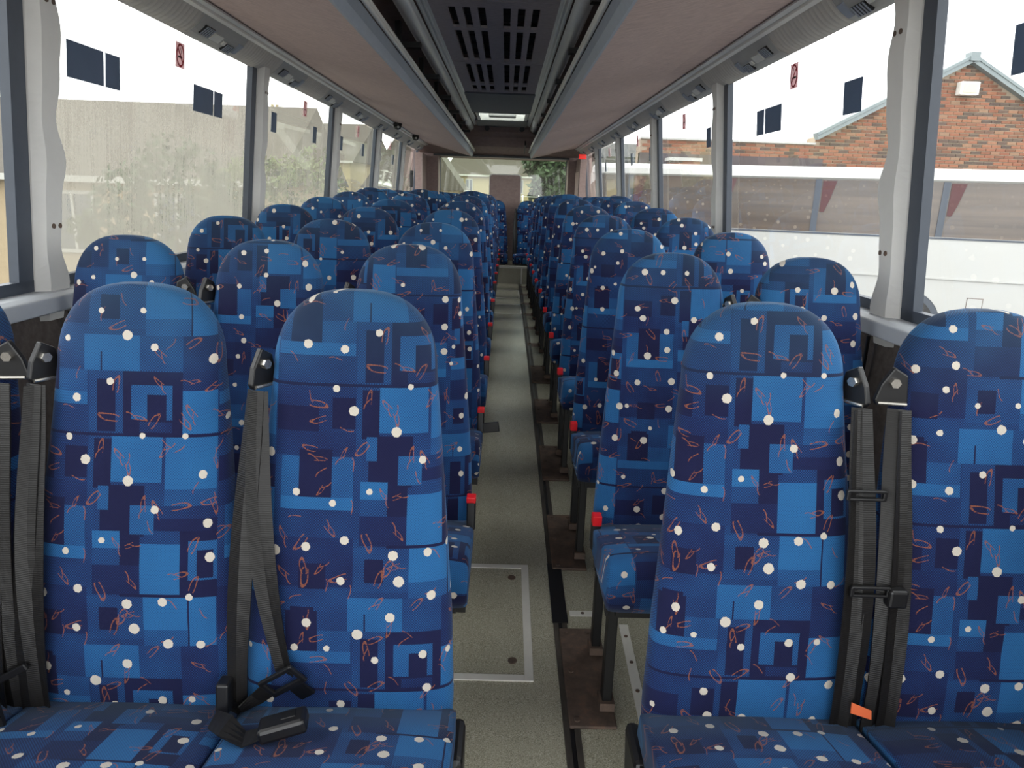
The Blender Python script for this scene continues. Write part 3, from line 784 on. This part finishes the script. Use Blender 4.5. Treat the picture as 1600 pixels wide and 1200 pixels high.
MB().obox(bq+bz_*.0145+bx*.012+by_*.004, bx*.013, by_*.010, bz_*.0012).build('press_button', M_blacksteel, bo, False, .001)
MB().ribbon([bq-bx*.035-bz_*.004, bq-bx*.07-bz_*.006, (-.19, -.265, .468), (-.225, -.235, .455)], [by_, by_, Vector((.2, .9, .1)), Vector((0, 1, 0))], [.03, .042, .046, .046], .0015).build('buckle_strap', M_web, c1)
# sliding clips and orange tag on the two-seat bench belts
d1 = SEATS[('D', 1)]
for zc, xo in ((.875, -.002), (.70, .012)):
    c = Vector((.180+xo, yf(zc)-.036, zc)); k = MB()
    k.obox(c+Vector((0, 0, .008)), (.036, 0, 0), (0, .004, 0), (0, 0, .003)); k.obox(c-Vector((0, 0, .008)), (.036, 0, 0), (0, .004, 0), (0, 0, .003))
    k.obox(c+Vector((.034, 0, 0)), (.004, 0, 0), (0, .004, 0), (0, 0, .010)); k.obox(c-Vector((.034, 0, 0)), (.004, 0, 0), (0, .004, 0), (0, 0, .010))
    k.build('belt_clip', M_black, d1, False, .002)
tagm = flat_poly([(.175, .485), (.215, .468), (.218, .448), (.176, .462)], yf(.46)-.038, yf(.46)-.036); tagm.build('orange_tag', M_orange, d1)
e1 = SEATS[('E', 1)]
MB().obox((-.178, yf(.69)-.035, .69), (.018, 0, 0), (0, .012, 0), (0, 0, .018)).build('belt_clip', M_black, e1, False, .005)
a1 = SEATS[('A', 1)]; b1 = SEATS[('B', 1)]
MB().obox((-.215, yf(.50)-.035, .495), (.05*.8, 0, .05*.45), (0, .004, 0), (-.003, 0, .006)).build('belt_tongue', M_black, b1, False, .002)
MB().obox((-.225, -.235, .452), (.03, 0, .01), (-.006, .003, .03), (0, .004, 0)).build('care_tag', M_black, b1)
# spare black tongue sticking out over the aisle, third row
MB().obox((.245, -.20, .44), (.032, 0, .004), (0, .006, 0), (-.003, 0, .02)).build('loose_tongue', M_black, SEATS[('C', 3)], False, .003)

# ---------------------------------------------------------------- window stickers and small fittings
def on_pane(side, y, z, d=.022): return Vector((sx_(wall_a(z)+d, side), y, z))
def sticker(side, y0, y1, z0, z1, label, mat, name='window_sticker', cat='sticker'):
    c = on_pane(side, (y0+y1)/2, (z0+z1)/2); o = MB()
    o.loft([[on_pane(side, y, z, dd)-c for y, z in ((y0, z0), (y1, z0), (y1, z1), (y0, z1))] for dd in (.022, .0205)])
    s = o.build(name, mat); s.location = c; return tag(s, label, cat)
M_stick = plain('sticker_back', (98, 114, 136), .3, 0, .1, 12)
M_stickw = plain('sticker_paper', (214, 190, 192), .6)
M_stickr = plain('sticker_red', (160, 40, 58), .6)
def sticker_mat(m, f):
    nt = m.node_tree; b = nt.nodes['Principled BSDF']; tl_ = nt.nodes.new('ShaderNodeBsdfTranslucent'); mx = nt.nodes.new('ShaderNodeMixShader')
    nt.links.new(b.inputs['Base Color'].links[0].from_socket, tl_.inputs[0]); mx.inputs[0].default_value = f
    nt.links.new(b.outputs[0], mx.inputs[1]); nt.links.new(tl_.outputs[0], mx.inputs[2]); nt.links.new(mx.outputs[0], nt.nodes['Material Output'].inputs[0])
sticker_mat(M_stick, .45); sticker_mat(M_stickw, .7); sticker_mat(M_stickr, .5)
sd_names = {-1: 'foggy', 1: 'clear'}
panew = {-1: ['front clear pane', 'large heavily fogged pane', 'second fogged pane', 'third pane on the foggy side', 'fourth pane on the foggy side'],
         1: ['front pane before the brick gable', 'pane showing the gable slope', 'pane showing the low brick wall', 'fourth pane on the white coach side', 'fifth pane on the white coach side']}
for side in (-1, 1):
    for k in range(5):
        ya = PIL[k]; nmw = panew[side][k]
        zs = (.30, .405)
        for (d0, d1_, kind_) in {(-1, 1): ((.144, .344, 'wide'), (.356, .444, 'narrow'), (1.03, 1.235, 'second wide'), (1.247, 1.34, 'second narrow')),
                                 (1, 0): ((1.17, 1.355, 'wide'),), (1, 1): ((.283, .412, 'single upright'), (.98, 1.172, 'wide'), (1.186, 1.28, 'narrow')),
                                 (1, 2): ((.09, .22, 'wide'), (.235, .32, 'narrow')), (-1, 0): ()}.get((side, k), ((.24, .33, 'narrow'), (1.12, 1.21, 'second narrow'))):
            sticker(side, ya+d0, ya+d1_, *zs, '%s dark blue-grey sticker on the %s' % (kind_, nmw), M_stick)
        if k >= 1:
            yc = ya+.90-(.045 if side > 0 else 0); zc = .492
            o = sticker(side, yc-.038, yc+.038, zc-.046, zc+.046, 'red and white no smoking sticker on the '+nmw, M_stickw, 'no_smoking_sticker', 'sticker')
            def q(y, z, d): return on_pane(side, yc+y, zc+z, d)-o.location
            for dd in (.0195, .0235):
                m = MB(); n = 24
                inner = [q(.027*math.cos(2*math.pi*i/n), .036*math.sin(2*math.pi*i/n), dd) for i in range(n)]
                outer = [q(.034*math.cos(2*math.pi*i/n), .043*math.sin(2*math.pi*i/n), dd) for i in range(n)]
                for i in range(n): m.quad(inner[i], inner[(i+1) % n], outer[(i+1) % n], outer[i])
                m.quad(q(-.024, .022, dd), q(-.019, .026, dd), q(.024, -.022, dd), q(.019, -.026, dd))
                m.build('prohibition_ring', M_stickr, o)
                m = MB(); m.quad(q(-.020, -.010, dd+.0004), q(.016, -.010, dd+.0004), q(.016, -.003, dd+.0004), q(-.020, -.003, dd+.0004))
                for j in range(5):
                    y = .004+.003*math.sin(j*1.4); z = .004+.005*j
                    m.quad(q(y, z, dd+.0004), q(y+.004, z, dd+.0004), q(y+.004+.002*math.sin(j), z+.005, dd+.0004), q(y+.002*math.sin(j), z+.005, dd+.0004))
                m.build('cigarette_print', M_black, o)
# dome cameras under the rack on the foggy side
for (y, z, lab) in ((7.55, .655, 'black camera dome under the rack seam, foggy side'), (9.0, .655, 'small black camera under the rear rack section')):
    e = empty('dome_camera', (XC-1.02, y, z)); tag(e, lab, 'camera')
    MB().tube([(0, 0, .02), (0, 0, -.01)], .045, 14).build('base', M_black, e)
    MB().tube([(0, 0, -.01), (0, 0, -.03), (0, 0, -.05), (0, 0, -.058)], [.042, .040, .028, .008], 14).build('dome', M_black, e, True)
    MB().tube([(.01, -.03, -.03), (.012, -.042, -.034)], .012, 10).build('lens', M_grey, e)
e = empty('warning_lamp', (1.0, 10.02, .53)); tag(e, 'small red lamp above the rear side panel', 'lamp')
MB().box(-.045, .045, -.02, .02, -.03, .03).build('housing', M_black, e)
rm = NT('red_lens'); rm.b.inputs['Emission Color'].default_value = (1, .05, .03, 1); rm.b.inputs['Emission Strength'].default_value = .08; rm.fin(lin((210, 30, 30)), .3)
MB().box(-.05, .05, -.045, -.018, -.032, .032).build('lens', rm.m, e, False, .008)
e = empty('glass_hammer', (XC-1.17, 9.75, .18)); tag(e, 'black emergency hammer on the rear pillar of the foggy side', 'hammer')
MB().box(-.02, .02, -.02, .02, -.12, .08).build('holder', M_black, e, False, .006)
MB().box(-.012, .028, -.06, .03, .05, .09).build('head', M_black, e, False, .006)
e = empty('side_panel_rear', (XC+1.15, 10.5, .1)); tag(e, 'brown rear side panel with a recessed locker door below the red lamp', 'panel')
MB().box(-.05, .04, -.20, .44, -.55, .43).build('board', M_brownpanel, e)
MB().box(-.058, -.05, -.10, .38, -.25, .25).build('locker_door', M_rack, e, False, .01)
e = empty('side_panel_rear', (XC-1.15, 10.5, .1)); tag(e, 'brown rear side panel on the foggy-window side', 'panel')
MB().box(-.04, .05, -.20, .44, -.55, .43).build('board', M_brownpanel, e)
MB().box(.05, .062, -.21, -.17, -.55, .43).build('edge_moulding', M_lining, e)

# ---------------------------------------------------------------- outside
GZ = -2.45
def asphalt():
    t = NT('asphalt'); nz = t.noise(t.pos(), 1.2, 6, .7); return t.fin(t.mix(nz, lin((96, 96, 94)), lin((132, 130, 126))), .9)
tag(MB().quad((-70, -40, GZ), (70, -40, GZ), (70, 110, GZ), (-70, 110, GZ)).build('ground', asphalt()), kind='structure')

# --- white coach parked across the yard
M_coachwhite = plain('coach_white', (176, 176, 173), .35, 0, .03, 3)
M_coachglass = NT('coach_dark_glass')
_n = M_coachglass.noise(M_coachglass.mapping(M_coachglass.pos(), (.4, .4, 9)), 1, 4)  # brownish reflection bands painted into the glass colour
M_coachglass = M_coachglass.fin(M_coachglass.mix(_n, lin((44, 41, 41)), lin((112, 98, 86))), .12, 0, .6)
M_tyre = plain('tyre', (40, 40, 42), .8)
ca = math.atan2(-.34, .94)
wc = empty('white_coach', (.9, 14.3, GZ), ca); tag(wc, 'white coach with dark windows parked in front of the brick gable', 'coach')
LEN = 11.2
zt = lambda z: z-GZ
body = MB()
body.loft([[(x, 0, zt(-2.15)), (x, 0, zt(-.47)), (x, .0, zt(-.44)), (x, 2.4, zt(-.44)), (x, 2.4, zt(-2.15))] for x in (-.25, LEN)])
body.build('lower_body', M_coachwhite, wc)
MB().loft([[(x, .02, zt(.44)), (x, -.015, zt(.47)), (x, .02, zt(.57)), (x, .25, zt(.66)), (x, 2.15, zt(.66)), (x, 2.38, zt(.5)), (x, 2.38, zt(.44))] for x in (.75, LEN)]).build('roof', M_coachwhite, wc)
MB().loft([[(x0, .02, z), (x0, 2.36, z), (LEN-.05, 2.36, z), (LEN-.05, .02, z)] for x0, z in ((-.1, zt(-.44)), (.8, zt(.44)))]).build('glazing', M_coachglass, wc)
xw = [1.5, 3.1, 4.75, 6.7, 8.5, 10.2, LEN-.05]
for x in xw: MB().box(x-.05, x+.05, .0, .03, zt(-.44), zt(.44)).build('window_pillar', M_rubber, wc)
MB().loft([[(-.22, -.005, zt(-.44)), (-.02, -.005, zt(-.44)), (.95, -.005, zt(.46)), (.75, -.005, zt(.46))], [(-.22, .1, zt(-.44)), (-.02, .1, zt(-.44)), (.95, .1, zt(.46)), (.75, .1, zt(.46))]]).build('front_pillar', M_coachwhite, wc)
MB().box(0, LEN, -.01, .02, zt(-.475), zt(-.445)).build('window_rubber', M_rubber, wc)
MB().box(0, LEN, -.02, .01, zt(-1.13), zt(-1.10)).build('belt_moulding', M_coachwhite, wc)
for x in (3.3, 5.2, 8.35, 9.6): MB().box(x-.006, x+.006, -.004, .01, zt(-2.1), zt(-1.13)).build('panel_joint', M_rubber, wc)
M_curtain = plain('maroon_curtain', (84, 54, 56), .9)
for x in xw[:-1]:
    MB().loft([[(x+.08+.02*math.sin(j*2.0), .012, zt(z)) if False else (x+.07, .008, zt(z)), (x+.07+w, .008, zt(z)), (x+.07+w, .019, zt(z)), (x+.07, .019, zt(z))] for j, (z, w) in enumerate(((.42, .22), (.1, .14), (-.1, .07)))]).build('curtain', M_curtain, wc)
for wx in (1.4, 6.35):
    wv = empty_child('wheel', wc); wv.location = (wx, 0, .52)
    def disc(r0, r1, y0, y1, mt, nm_, n=32):
        m = MB()
        m.loft([[(r*math.cos(2*math.pi*i/n), y, r*math.sin(2*math.pi*i/n)) for i in range(n)] for r, y in ((r0, y0), (r1, y0), (r1, y1), (r0, y1))], True, False)
        m.build(nm_, mt, wv)
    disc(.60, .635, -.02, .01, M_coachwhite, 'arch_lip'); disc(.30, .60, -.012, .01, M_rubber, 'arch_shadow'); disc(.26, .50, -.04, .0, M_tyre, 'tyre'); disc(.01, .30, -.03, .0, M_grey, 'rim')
MB().box(7.3, 7.52, -.006, .01, zt(-1.58), zt(-1.42)).build('fuel_flap', M_coachwhite, wc)
MB().box(7.29, 7.53, -.003, .01, zt(-1.59), zt(-1.41)).build('flap_joint', M_rust, wc)
MB().box(7.75, 7.86, -.008, .01, zt(-1.78), zt(-1.66)).build('side_marker', M_stickr, wc)
# --- brick gable behind it
BY = 17.0; BC, BR = .075, .225
def brickmat():
    t = NT('old_brick'); s = t.n('SeparateXYZ'); t.l(t.pos(), s.inputs[0])
    row = t.math('FLOOR', t.math('DIVIDE', t.math('ADD', s.outputs[2], 10), BC))
    col = t.math('FLOOR', t.math('DIVIDE', t.math('ADD', s.outputs[0], t.math('MULTIPLY', t.math('MODULO', row, 2), BR/2)), BR))
    c = t.n('CombineXYZ'); t.l(row, c.inputs[0]); t.l(col, c.inputs[1])
    wn_ = t.n('TexWhiteNoise', noise_dimensions='2D'); t.l(c.outputs[0], wn_.inputs['Vector'])
    cc = t.ramp(wn_.outputs['Value'], [(0, lin((74, 66, 62))), (.2, lin((92, 78, 70))), (.26, lin((116, 80, 62))), (.55, lin((138, 88, 68))), (.85, lin((148, 100, 76))), (1, lin((140, 114, 92)))])
    cc = t.mix(t.math('MULTIPLY', t.noise(t.pos(), 30, 4), .35), cc, lin((104, 82, 70)))
    return t.fin(cc, .9, 0, .2)
M_brick = brickmat(); M_mortar = plain('mortar', (156, 140, 122), .95)
gw = empty('brick_building', (7, BY, GZ)); tag(gw, 'old brick building with pointed gable behind the white coach', 'building')
APX, APZ, GX0, GX1, EZ, WX0 = 10.17, 3.215, 6.98, 13.36, 1.495, 3.0
def topz(x):
    if x < GX0: return 1.34
    return EZ+(APZ-EZ)*(1-abs(x-APX)/(APX-GX0)) if x < GX1 else EZ
core = MB(); pts = [(WX0, GZ), (GX1, GZ), (GX1, EZ), (APX, APZ), (GX0, EZ), (GX0, 1.34), (WX0, 1.34)]
core.loft([[(x-7, 0.012, z-GZ) for x, z in pts], [(x-7, .5, z-GZ) for x, z in pts]]); core.build('wall_core', M_mortar, gw)
bx_me = None; stuff = MB(); cnt = 0
rowi = int((APZ+10)/BC); allb = []
for row in range(int((.35+10)/BC), int((APZ+10)/BC)+1):
    zc = row*BC-10+BC/2; off = (BR/2) if row % 2 else 0
    c0 = int((WX0)/BR); 
    for col in range(c0, int(GX1/BR)+1):
        xa = col*BR-off
        if xa < WX0 or xa+BR > GX1: continue
        if zc+BC/2 > topz(xa+.02) or zc+BC/2 > topz(xa+BR-.02): continue
        allb.append((xa+BR/2, zc))
allb.sort(key=lambda b: abs(b[0]-10.4)*.8+abs(b[1]-2.0)*1.0)
for i, (x, z) in enumerate(allb):
    if i < 300:
        if bx_me is None:
            o = MB().box(-BR/2+.008, BR/2-.008, 0, .03, -BC/2+.009, BC/2-.009).build('brick', M_brick, gw); bx_me = o.data
        else:
            o = bpy.data.objects.new('brick', bx_me); COL.objects.link(o); o.parent = gw
        o.location = (x-7, -.006+rs.uniform(-.004, .004), z-GZ)
    else:
        stuff.box(x-7-BR/2+.008, x-7+BR/2-.008, -.006, .02, z-GZ-BC/2+.009, z-GZ+BC/2-.009)
tag(stuff.build('brickwork', M_brick, gw), kind='stuff')
M_verge = plain('verge_trim', (116, 126, 128), .5)
for xe in (GX0, GX1):
    a = Vector((APX-7, -.06, APZ-GZ+.03)); b = Vector((xe-7, -.06, EZ-GZ+.03)); d = (b-a)*.5; nrm = Vector((0, 1, 0)).cross(d).normalized()
    MB().obox((a+b)*.5, d*1.02, (0, .10, 0), nrm*.075).build('verge', M_verge, gw)
    MB().obox((a+b)*.5+Vector((0, -.06, .05)), d*1.02, (0, .06, 0), nrm*.03).build('verge_cap', M_verge, gw)
MB().obox((APX-7, -.09, APZ-GZ+.06), (.10, 0, 0), (0, .12, 0), (0, 0, .09)).build('ridge_cap', M_verge, gw)
MB().box(WX0-7, GX0-7, -.05, .3, 1.34-GZ, 1.38-GZ).build('coping', M_grey, gw)
MB().box(WX0-7, 7.2-7, -.03, .2, .80-GZ, 1.04-GZ).build('lintel', plain('dark_lintel', (78, 70, 72), .8), gw)
fl_ = empty('floodlight', (10.17, BY-.12, 2.62)); tag(fl_, 'square white floodlight on the brick gable', 'lamp')
MB().box(-.21, .21, -.10, .1, -.14, .14).build('housing', M_white, fl_, False, .02)
MB().box(-.15, .15, -.115, -.1, -.09, .09).build('lens', plain('lamp_lens', (196, 190, 160), .2), fl_)
# --- low sheds and wall further left
def cladding(name, c1, c2, k):
    t = NT(name); s = t.n('SeparateXYZ'); t.l(t.pos(), s.inputs[0]); w = t.math('SINE', t.math('MULTIPLY', s.outputs[0], k)); t.bump(w, .5, .03)
    return t.fin(t.mix(t.noise(t.pos(), 1.5, 5), lin(tuple(v*.6 for v in c1)), lin(tuple(v*.6 for v in c2))), .7)
M_clad = cladding('green_cladding', (128, 136, 116), (150, 156, 134), 40)
M_slate2 = cladding('shed_roof', (112, 116, 112), (136, 138, 128), 18)
sh = empty('metal_shed', (6.4, 30, GZ)); tag(sh, 'long pale green metal shed beyond the low brick wall', 'shed')
MB().box(-2.4, 2.4, 0, 7, 0, 4.1).build('cladding', M_clad, sh)
MB().loft([[(x, -.3, 3.85), (x, 3.5, 4.75), (x, 7.3, 3.85), (x, 7.3, 3.95), (x, 3.5, 4.85), (x, -.3, 3.95)] for x in (-2.5, 2.5)]).build('roof', M_slate2, sh)
MB().box(-1.2, -.9, -.15, 0, 2.6, 4.3).build('vent_pipe', M_slate, sh)
ls = empty('low_shed', (4.6, 22, GZ)); tag(ls, 'low dark shed with pale roof edge between coach and brick wall', 'shed')
MB().box(-1.9, 2.4, 0, 3, 0, 3.1).build('walls', plain('shed_wall', (110, 108, 100), .9), ls)
MB().box(-2.0, 2.5, -.1, 3.1, 3.1, 3.2).build('roof_edge', M_grey, ls)
bw = empty('brick_pier', (3.85, 16.25, GZ)); tag(bw, 'short reddish brick pier beside the low shed', 'wall')
MB().box(-.3, .36, 0, .4, 0, 3.3).build('masonry', M_brick, bw)
MB().box(-.33, .39, -.04, .44, 3.3, 3.37).build('coping', M_grey, bw)

# --- houses
def tiles(name, c1, c2, axis=2, k=55):
    t = NT(name); s = t.n('SeparateXYZ'); t.l(t.pos(), s.inputs[0])
    fr = t.math('FRACT', t.math('MULTIPLY', s.outputs[2], k/6.28)); nz = t.noise(t.mapping(t.pos(), (4, 4, 9)), 1, 4, .7); t.bump(fr, .5, .03)
    c = t.mix(nz, lin(c1), lin(c2)); c = t.mix(t.math('MULTIPLY', t.math('LESS_THAN', fr, .16), .45), c, lin((70, 64, 60)))
    return t.fin(c, .85)
M_tiles = tiles('roof_tiles_brown', (64, 60, 52), (84, 78, 68)); M_harl = plain('harling_cream', (158, 145, 108), .95, 0, .08, 6); M_stone = plain('stone_cream', (154, 138, 110), .95, 0, .2, 4)
M_hwhite = plain('house_white', (166, 166, 158), .6)
M_pane = plain('house_glass', (64, 72, 80), .12)
def house(loc, rz, w, d, eave, ridge, label, wallm, wins, chim=(), hip=0):
    h_ = empty('house', loc, rz); tag(h_, label, 'house')
    MB().box(-w/2, w/2, 0, d, 0, eave).build('walls', wallm, h_)
    o = .3
    r = MB(); a = [(-w/2-o, -o, eave-.1), (w/2+o, -o, eave-.1), (w/2+o, d+o, eave-.1), (-w/2-o, d+o, eave-.1)]
    rl = (-w/2-o+hip, d/2, ridge); rr_ = (w/2+o-hip, d/2, ridge); n = len(r.v); r.v += a+[rl, rr_]
    for f in ((0, 1, 5, 4), (2, 3, 4, 5), (1, 2, 5), (3, 0, 4), (3, 2, 1, 0)): r.f.append(tuple(n+i for i in f))
    r.build('roof', M_tiles, h_)
    MB().box(-w/2-o, w/2+o, -o-.06, -o+.04, eave-.2, eave-.06).build('gutter', M_hwhite, h_)
    for (x, z, ww, hh) in wins:
        f = MB()
        for x0, x1, z0, z1 in ((x-ww/2-.06, x+ww/2+.06, z+hh, z+hh+.08), (x-ww/2-.1, x+ww/2+.1, z-.08, z), (x-ww/2-.06, x-ww/2, z, z+hh), (x+ww/2, x+ww/2+.06, z, z+hh), (x-.03, x+.03, z, z+hh)):
            f.box(x0, x1, -.07, .02, z0, z1)
        fo = f.build('window_frame', M_hwhite, h_)
        MB().box(x-ww/2, x+ww/2, -.03, .0, z, z+hh).build('window_glass', M_pane, fo)
    for x in chim:
        c = MB().box(x-.35, x+.35, d/2-.3, d/2+.3, ridge-.5, ridge+.8).build('chimney', wallm, h_)
        for q in (-.16, .16): MB().tube([(x+q, d/2, ridge+.8), (x+q, d/2, ridge+1.1)], .10, 10).build('chimney_pot', M_harl, c)
    return h_
house((-11.2, 17, GZ), 0, 11.4, 7, 2.62, 4.55, 'long stone house with brown tiled roof behind the foggy windows', M_stone, [(-1.6, .9, .9, 1.25), (-4.2, .9, .9, 1.25), (1.2, .9, .9, 1.25), (3.6, .9, .9, 1.25)], ())
house((-16, 46, GZ), math.radians(-8), 13, 8, 4.2, 6.6, 'grey roofed house in the distance on the foggy side', M_harl, [(-4, 1.2, 1.2, 1.3), (0, 1.2, 1.2, 1.3), (4, 1.2, 1.2, 1.3)], (0,))
house((-1.4, 65, GZ), math.radians(3), 8.2, 8, 4.15, 8.3, 'cream house with hipped brown roof seen through the rear window', M_harl, [(-2.75, 2.6, .5, 1.05), (-1.95, 2.6, .5, 1.05), (2.5, 2.7, .5, 1.0)], (-1.1,), 2.9)
house((-2.6, 43, GZ), math.radians(90), 6, 5, 2.7, 6.4, 'pale stone gable with steep roof left of the cream house', M_stone, [], ())
# --- greenery
def leafmat(name, c1, c2):
    t = NT(name); nz = t.noise(t.pos(), 5, 3); t.b.inputs['Transmission Weight'].default_value = 0
    return t.fin(t.mix(nz, lin(c1), lin(c2)), .7)
M_leaf = leafmat('leaf_green', (56, 76, 36), (100, 112, 54)); M_leafd = leafmat('leaf_dark', (34, 52, 32), (66, 86, 52)); M_bark = plain('bark', (84, 68, 54), .9)
M_pink = plain('pink_petals', (222, 92, 168), .6)
def leafy(name, loc, rx, ry, rz, n, size, mat, label, cat, trunk=0.5, seed=1, core=.75):
    R_ = random.Random(seed); e = empty(name, loc); tag(e, label, cat); m = MB()
    for i in range(n):
        v = Vector((R_.gauss(0, 1), R_.gauss(0, 1), R_.gauss(0, 1))).normalized(); q = R_.uniform(core, 1)*(1+.18*math.sin(v.x*5+seed)+.15*math.sin(v.z*7+v.y*4))
        p_ = Vector((v.x*rx*q, v.y*ry*q, trunk+rz+v.z*rz*q))
        a = Vector((R_.gauss(0, 1), R_.gauss(0, 1), R_.gauss(0, 1))).normalized(); b = a.cross(Vector((R_.gauss(0, 1), R_.gauss(0, 1), R_.gauss(0, 1)))).normalized(); s = size*R_.uniform(.6, 1.3)
        m.quad(p_-a*s, p_-b*s*.5, p_+a*s, p_+b*s*.5)
    m.build('foliage', mat, e)
    MB().tube([(0, 0, 0), (0.03, 0, trunk*.6), (0, .02, trunk+rz)], [.08+rz*.03, .06+rz*.02, .03], 8).build('trunk', M_bark, e)
    for k in range(4):
        a = k*1.6+seed; MB().tube([(0, 0, trunk*.7), (rx*.3*math.cos(a), ry*.3*math.sin(a), trunk+rz*.7), (rx*.6*math.cos(a), ry*.6*math.sin(a), trunk+rz*1.2)], [.05, .035, .015], 6).build('branch', M_bark, e)
    return e
leafy('garden_bush', (-4.55, 10.2, GZ), 1.45, 1.2, 1.25, 6000, .06, M_leafd, 'tall rounded green bush behind the heavily fogged pane', 'bush', .3, 2)
leafy('garden_bush', (-4.3, 14.0, GZ), 1.4, 1.2, 1.4, 5000, .07, M_leaf, 'lighter green bush behind the second fogged pane', 'bush', .3, 5)
leafy('garden_bush', (-2.9, 24.5, GZ), 1.5, 1.4, 1.3, 2200, .10, M_leafd, 'dark green bush beyond the rear left windows', 'bush', .3, 8)
leafy('tall_tree', (4.3, 56, GZ), 3.3, 2.6, 3.4, 9000, .3, M_leafd, 'big dark green tree right of the cream house', 'tree', 1.0, 3, .35)
# flowering shrub by the front clear pane
R_ = random.Random(5)
for k, (x, y, h_, lab) in enumerate(((-5.25, 6.75, 2.25, 'tall pink flowering shrub outside the front clear pane'), (-4.75, 6.35, 1.75, 'lower pink flowering shrub beside the tall one'))):
    e = empty('flowering_shrub', (x, y, GZ)); tag(e, lab, 'shrub')
    m = MB(); pk = MB()
    for j in range(12):
        a = R_.uniform(0, 6.28); r_ = R_.uniform(.05, .35); hh = h_*R_.uniform(.75, 1.0)
        MB().tube([(0, 0, 0), (r_*.5*math.cos(a), r_*.5*math.sin(a), hh*.5), (r_*math.cos(a), r_*math.sin(a), hh)], [.014, .010, .006], 6).build('stem', M_leaf, e)
        for i in range(40):
            q = R_.uniform(.25, .95); p_ = Vector((r_*q*math.cos(a), r_*q*math.sin(a), hh*q)); d = Vector((R_.gauss(0, 1), R_.gauss(0, 1), R_.gauss(0, .5))).normalized()*R_.uniform(.06, .12); s_ = d.cross(Vector((0, 0, 1)))*.3
            m.quad(p_, p_+d*.5+s_, p_+d, p_+d*.5-s_)
        for i in range(26):
            q = R_.uniform(-.22, .06); p_ = Vector((r_*math.cos(a), r_*math.sin(a), hh+q)); d = Vector((R_.gauss(0, 1), R_.gauss(0, 1), R_.gauss(0, .7))).normalized()*.045; s_ = d.cross(Vector((0, .3, 1)))*.6
            pk.quad(p_-s_*.3, p_+d*.6+s_, p_+d, p_+d*.6-s_)
    m.build('leaves', M_leaf, e); pk.build('blossom', M_pink, e)
# garden fence seen through the rear window
fe = empty('garden_fence', (3.0, 46, GZ)); tag(fe, 'pale wire and post fence before the dark tree', 'fence')
for i in range(9): MB().box(-4+i*1.0-.04, -4+i*1.0+.04, -.04, .04, 0, 2.5).build('post', M_white, fe)
for z in (1.2, 1.8, 2.4): MB().box(-4, 4, -.02, .02, z-.02, z+.02).build('rail', M_white, fe)
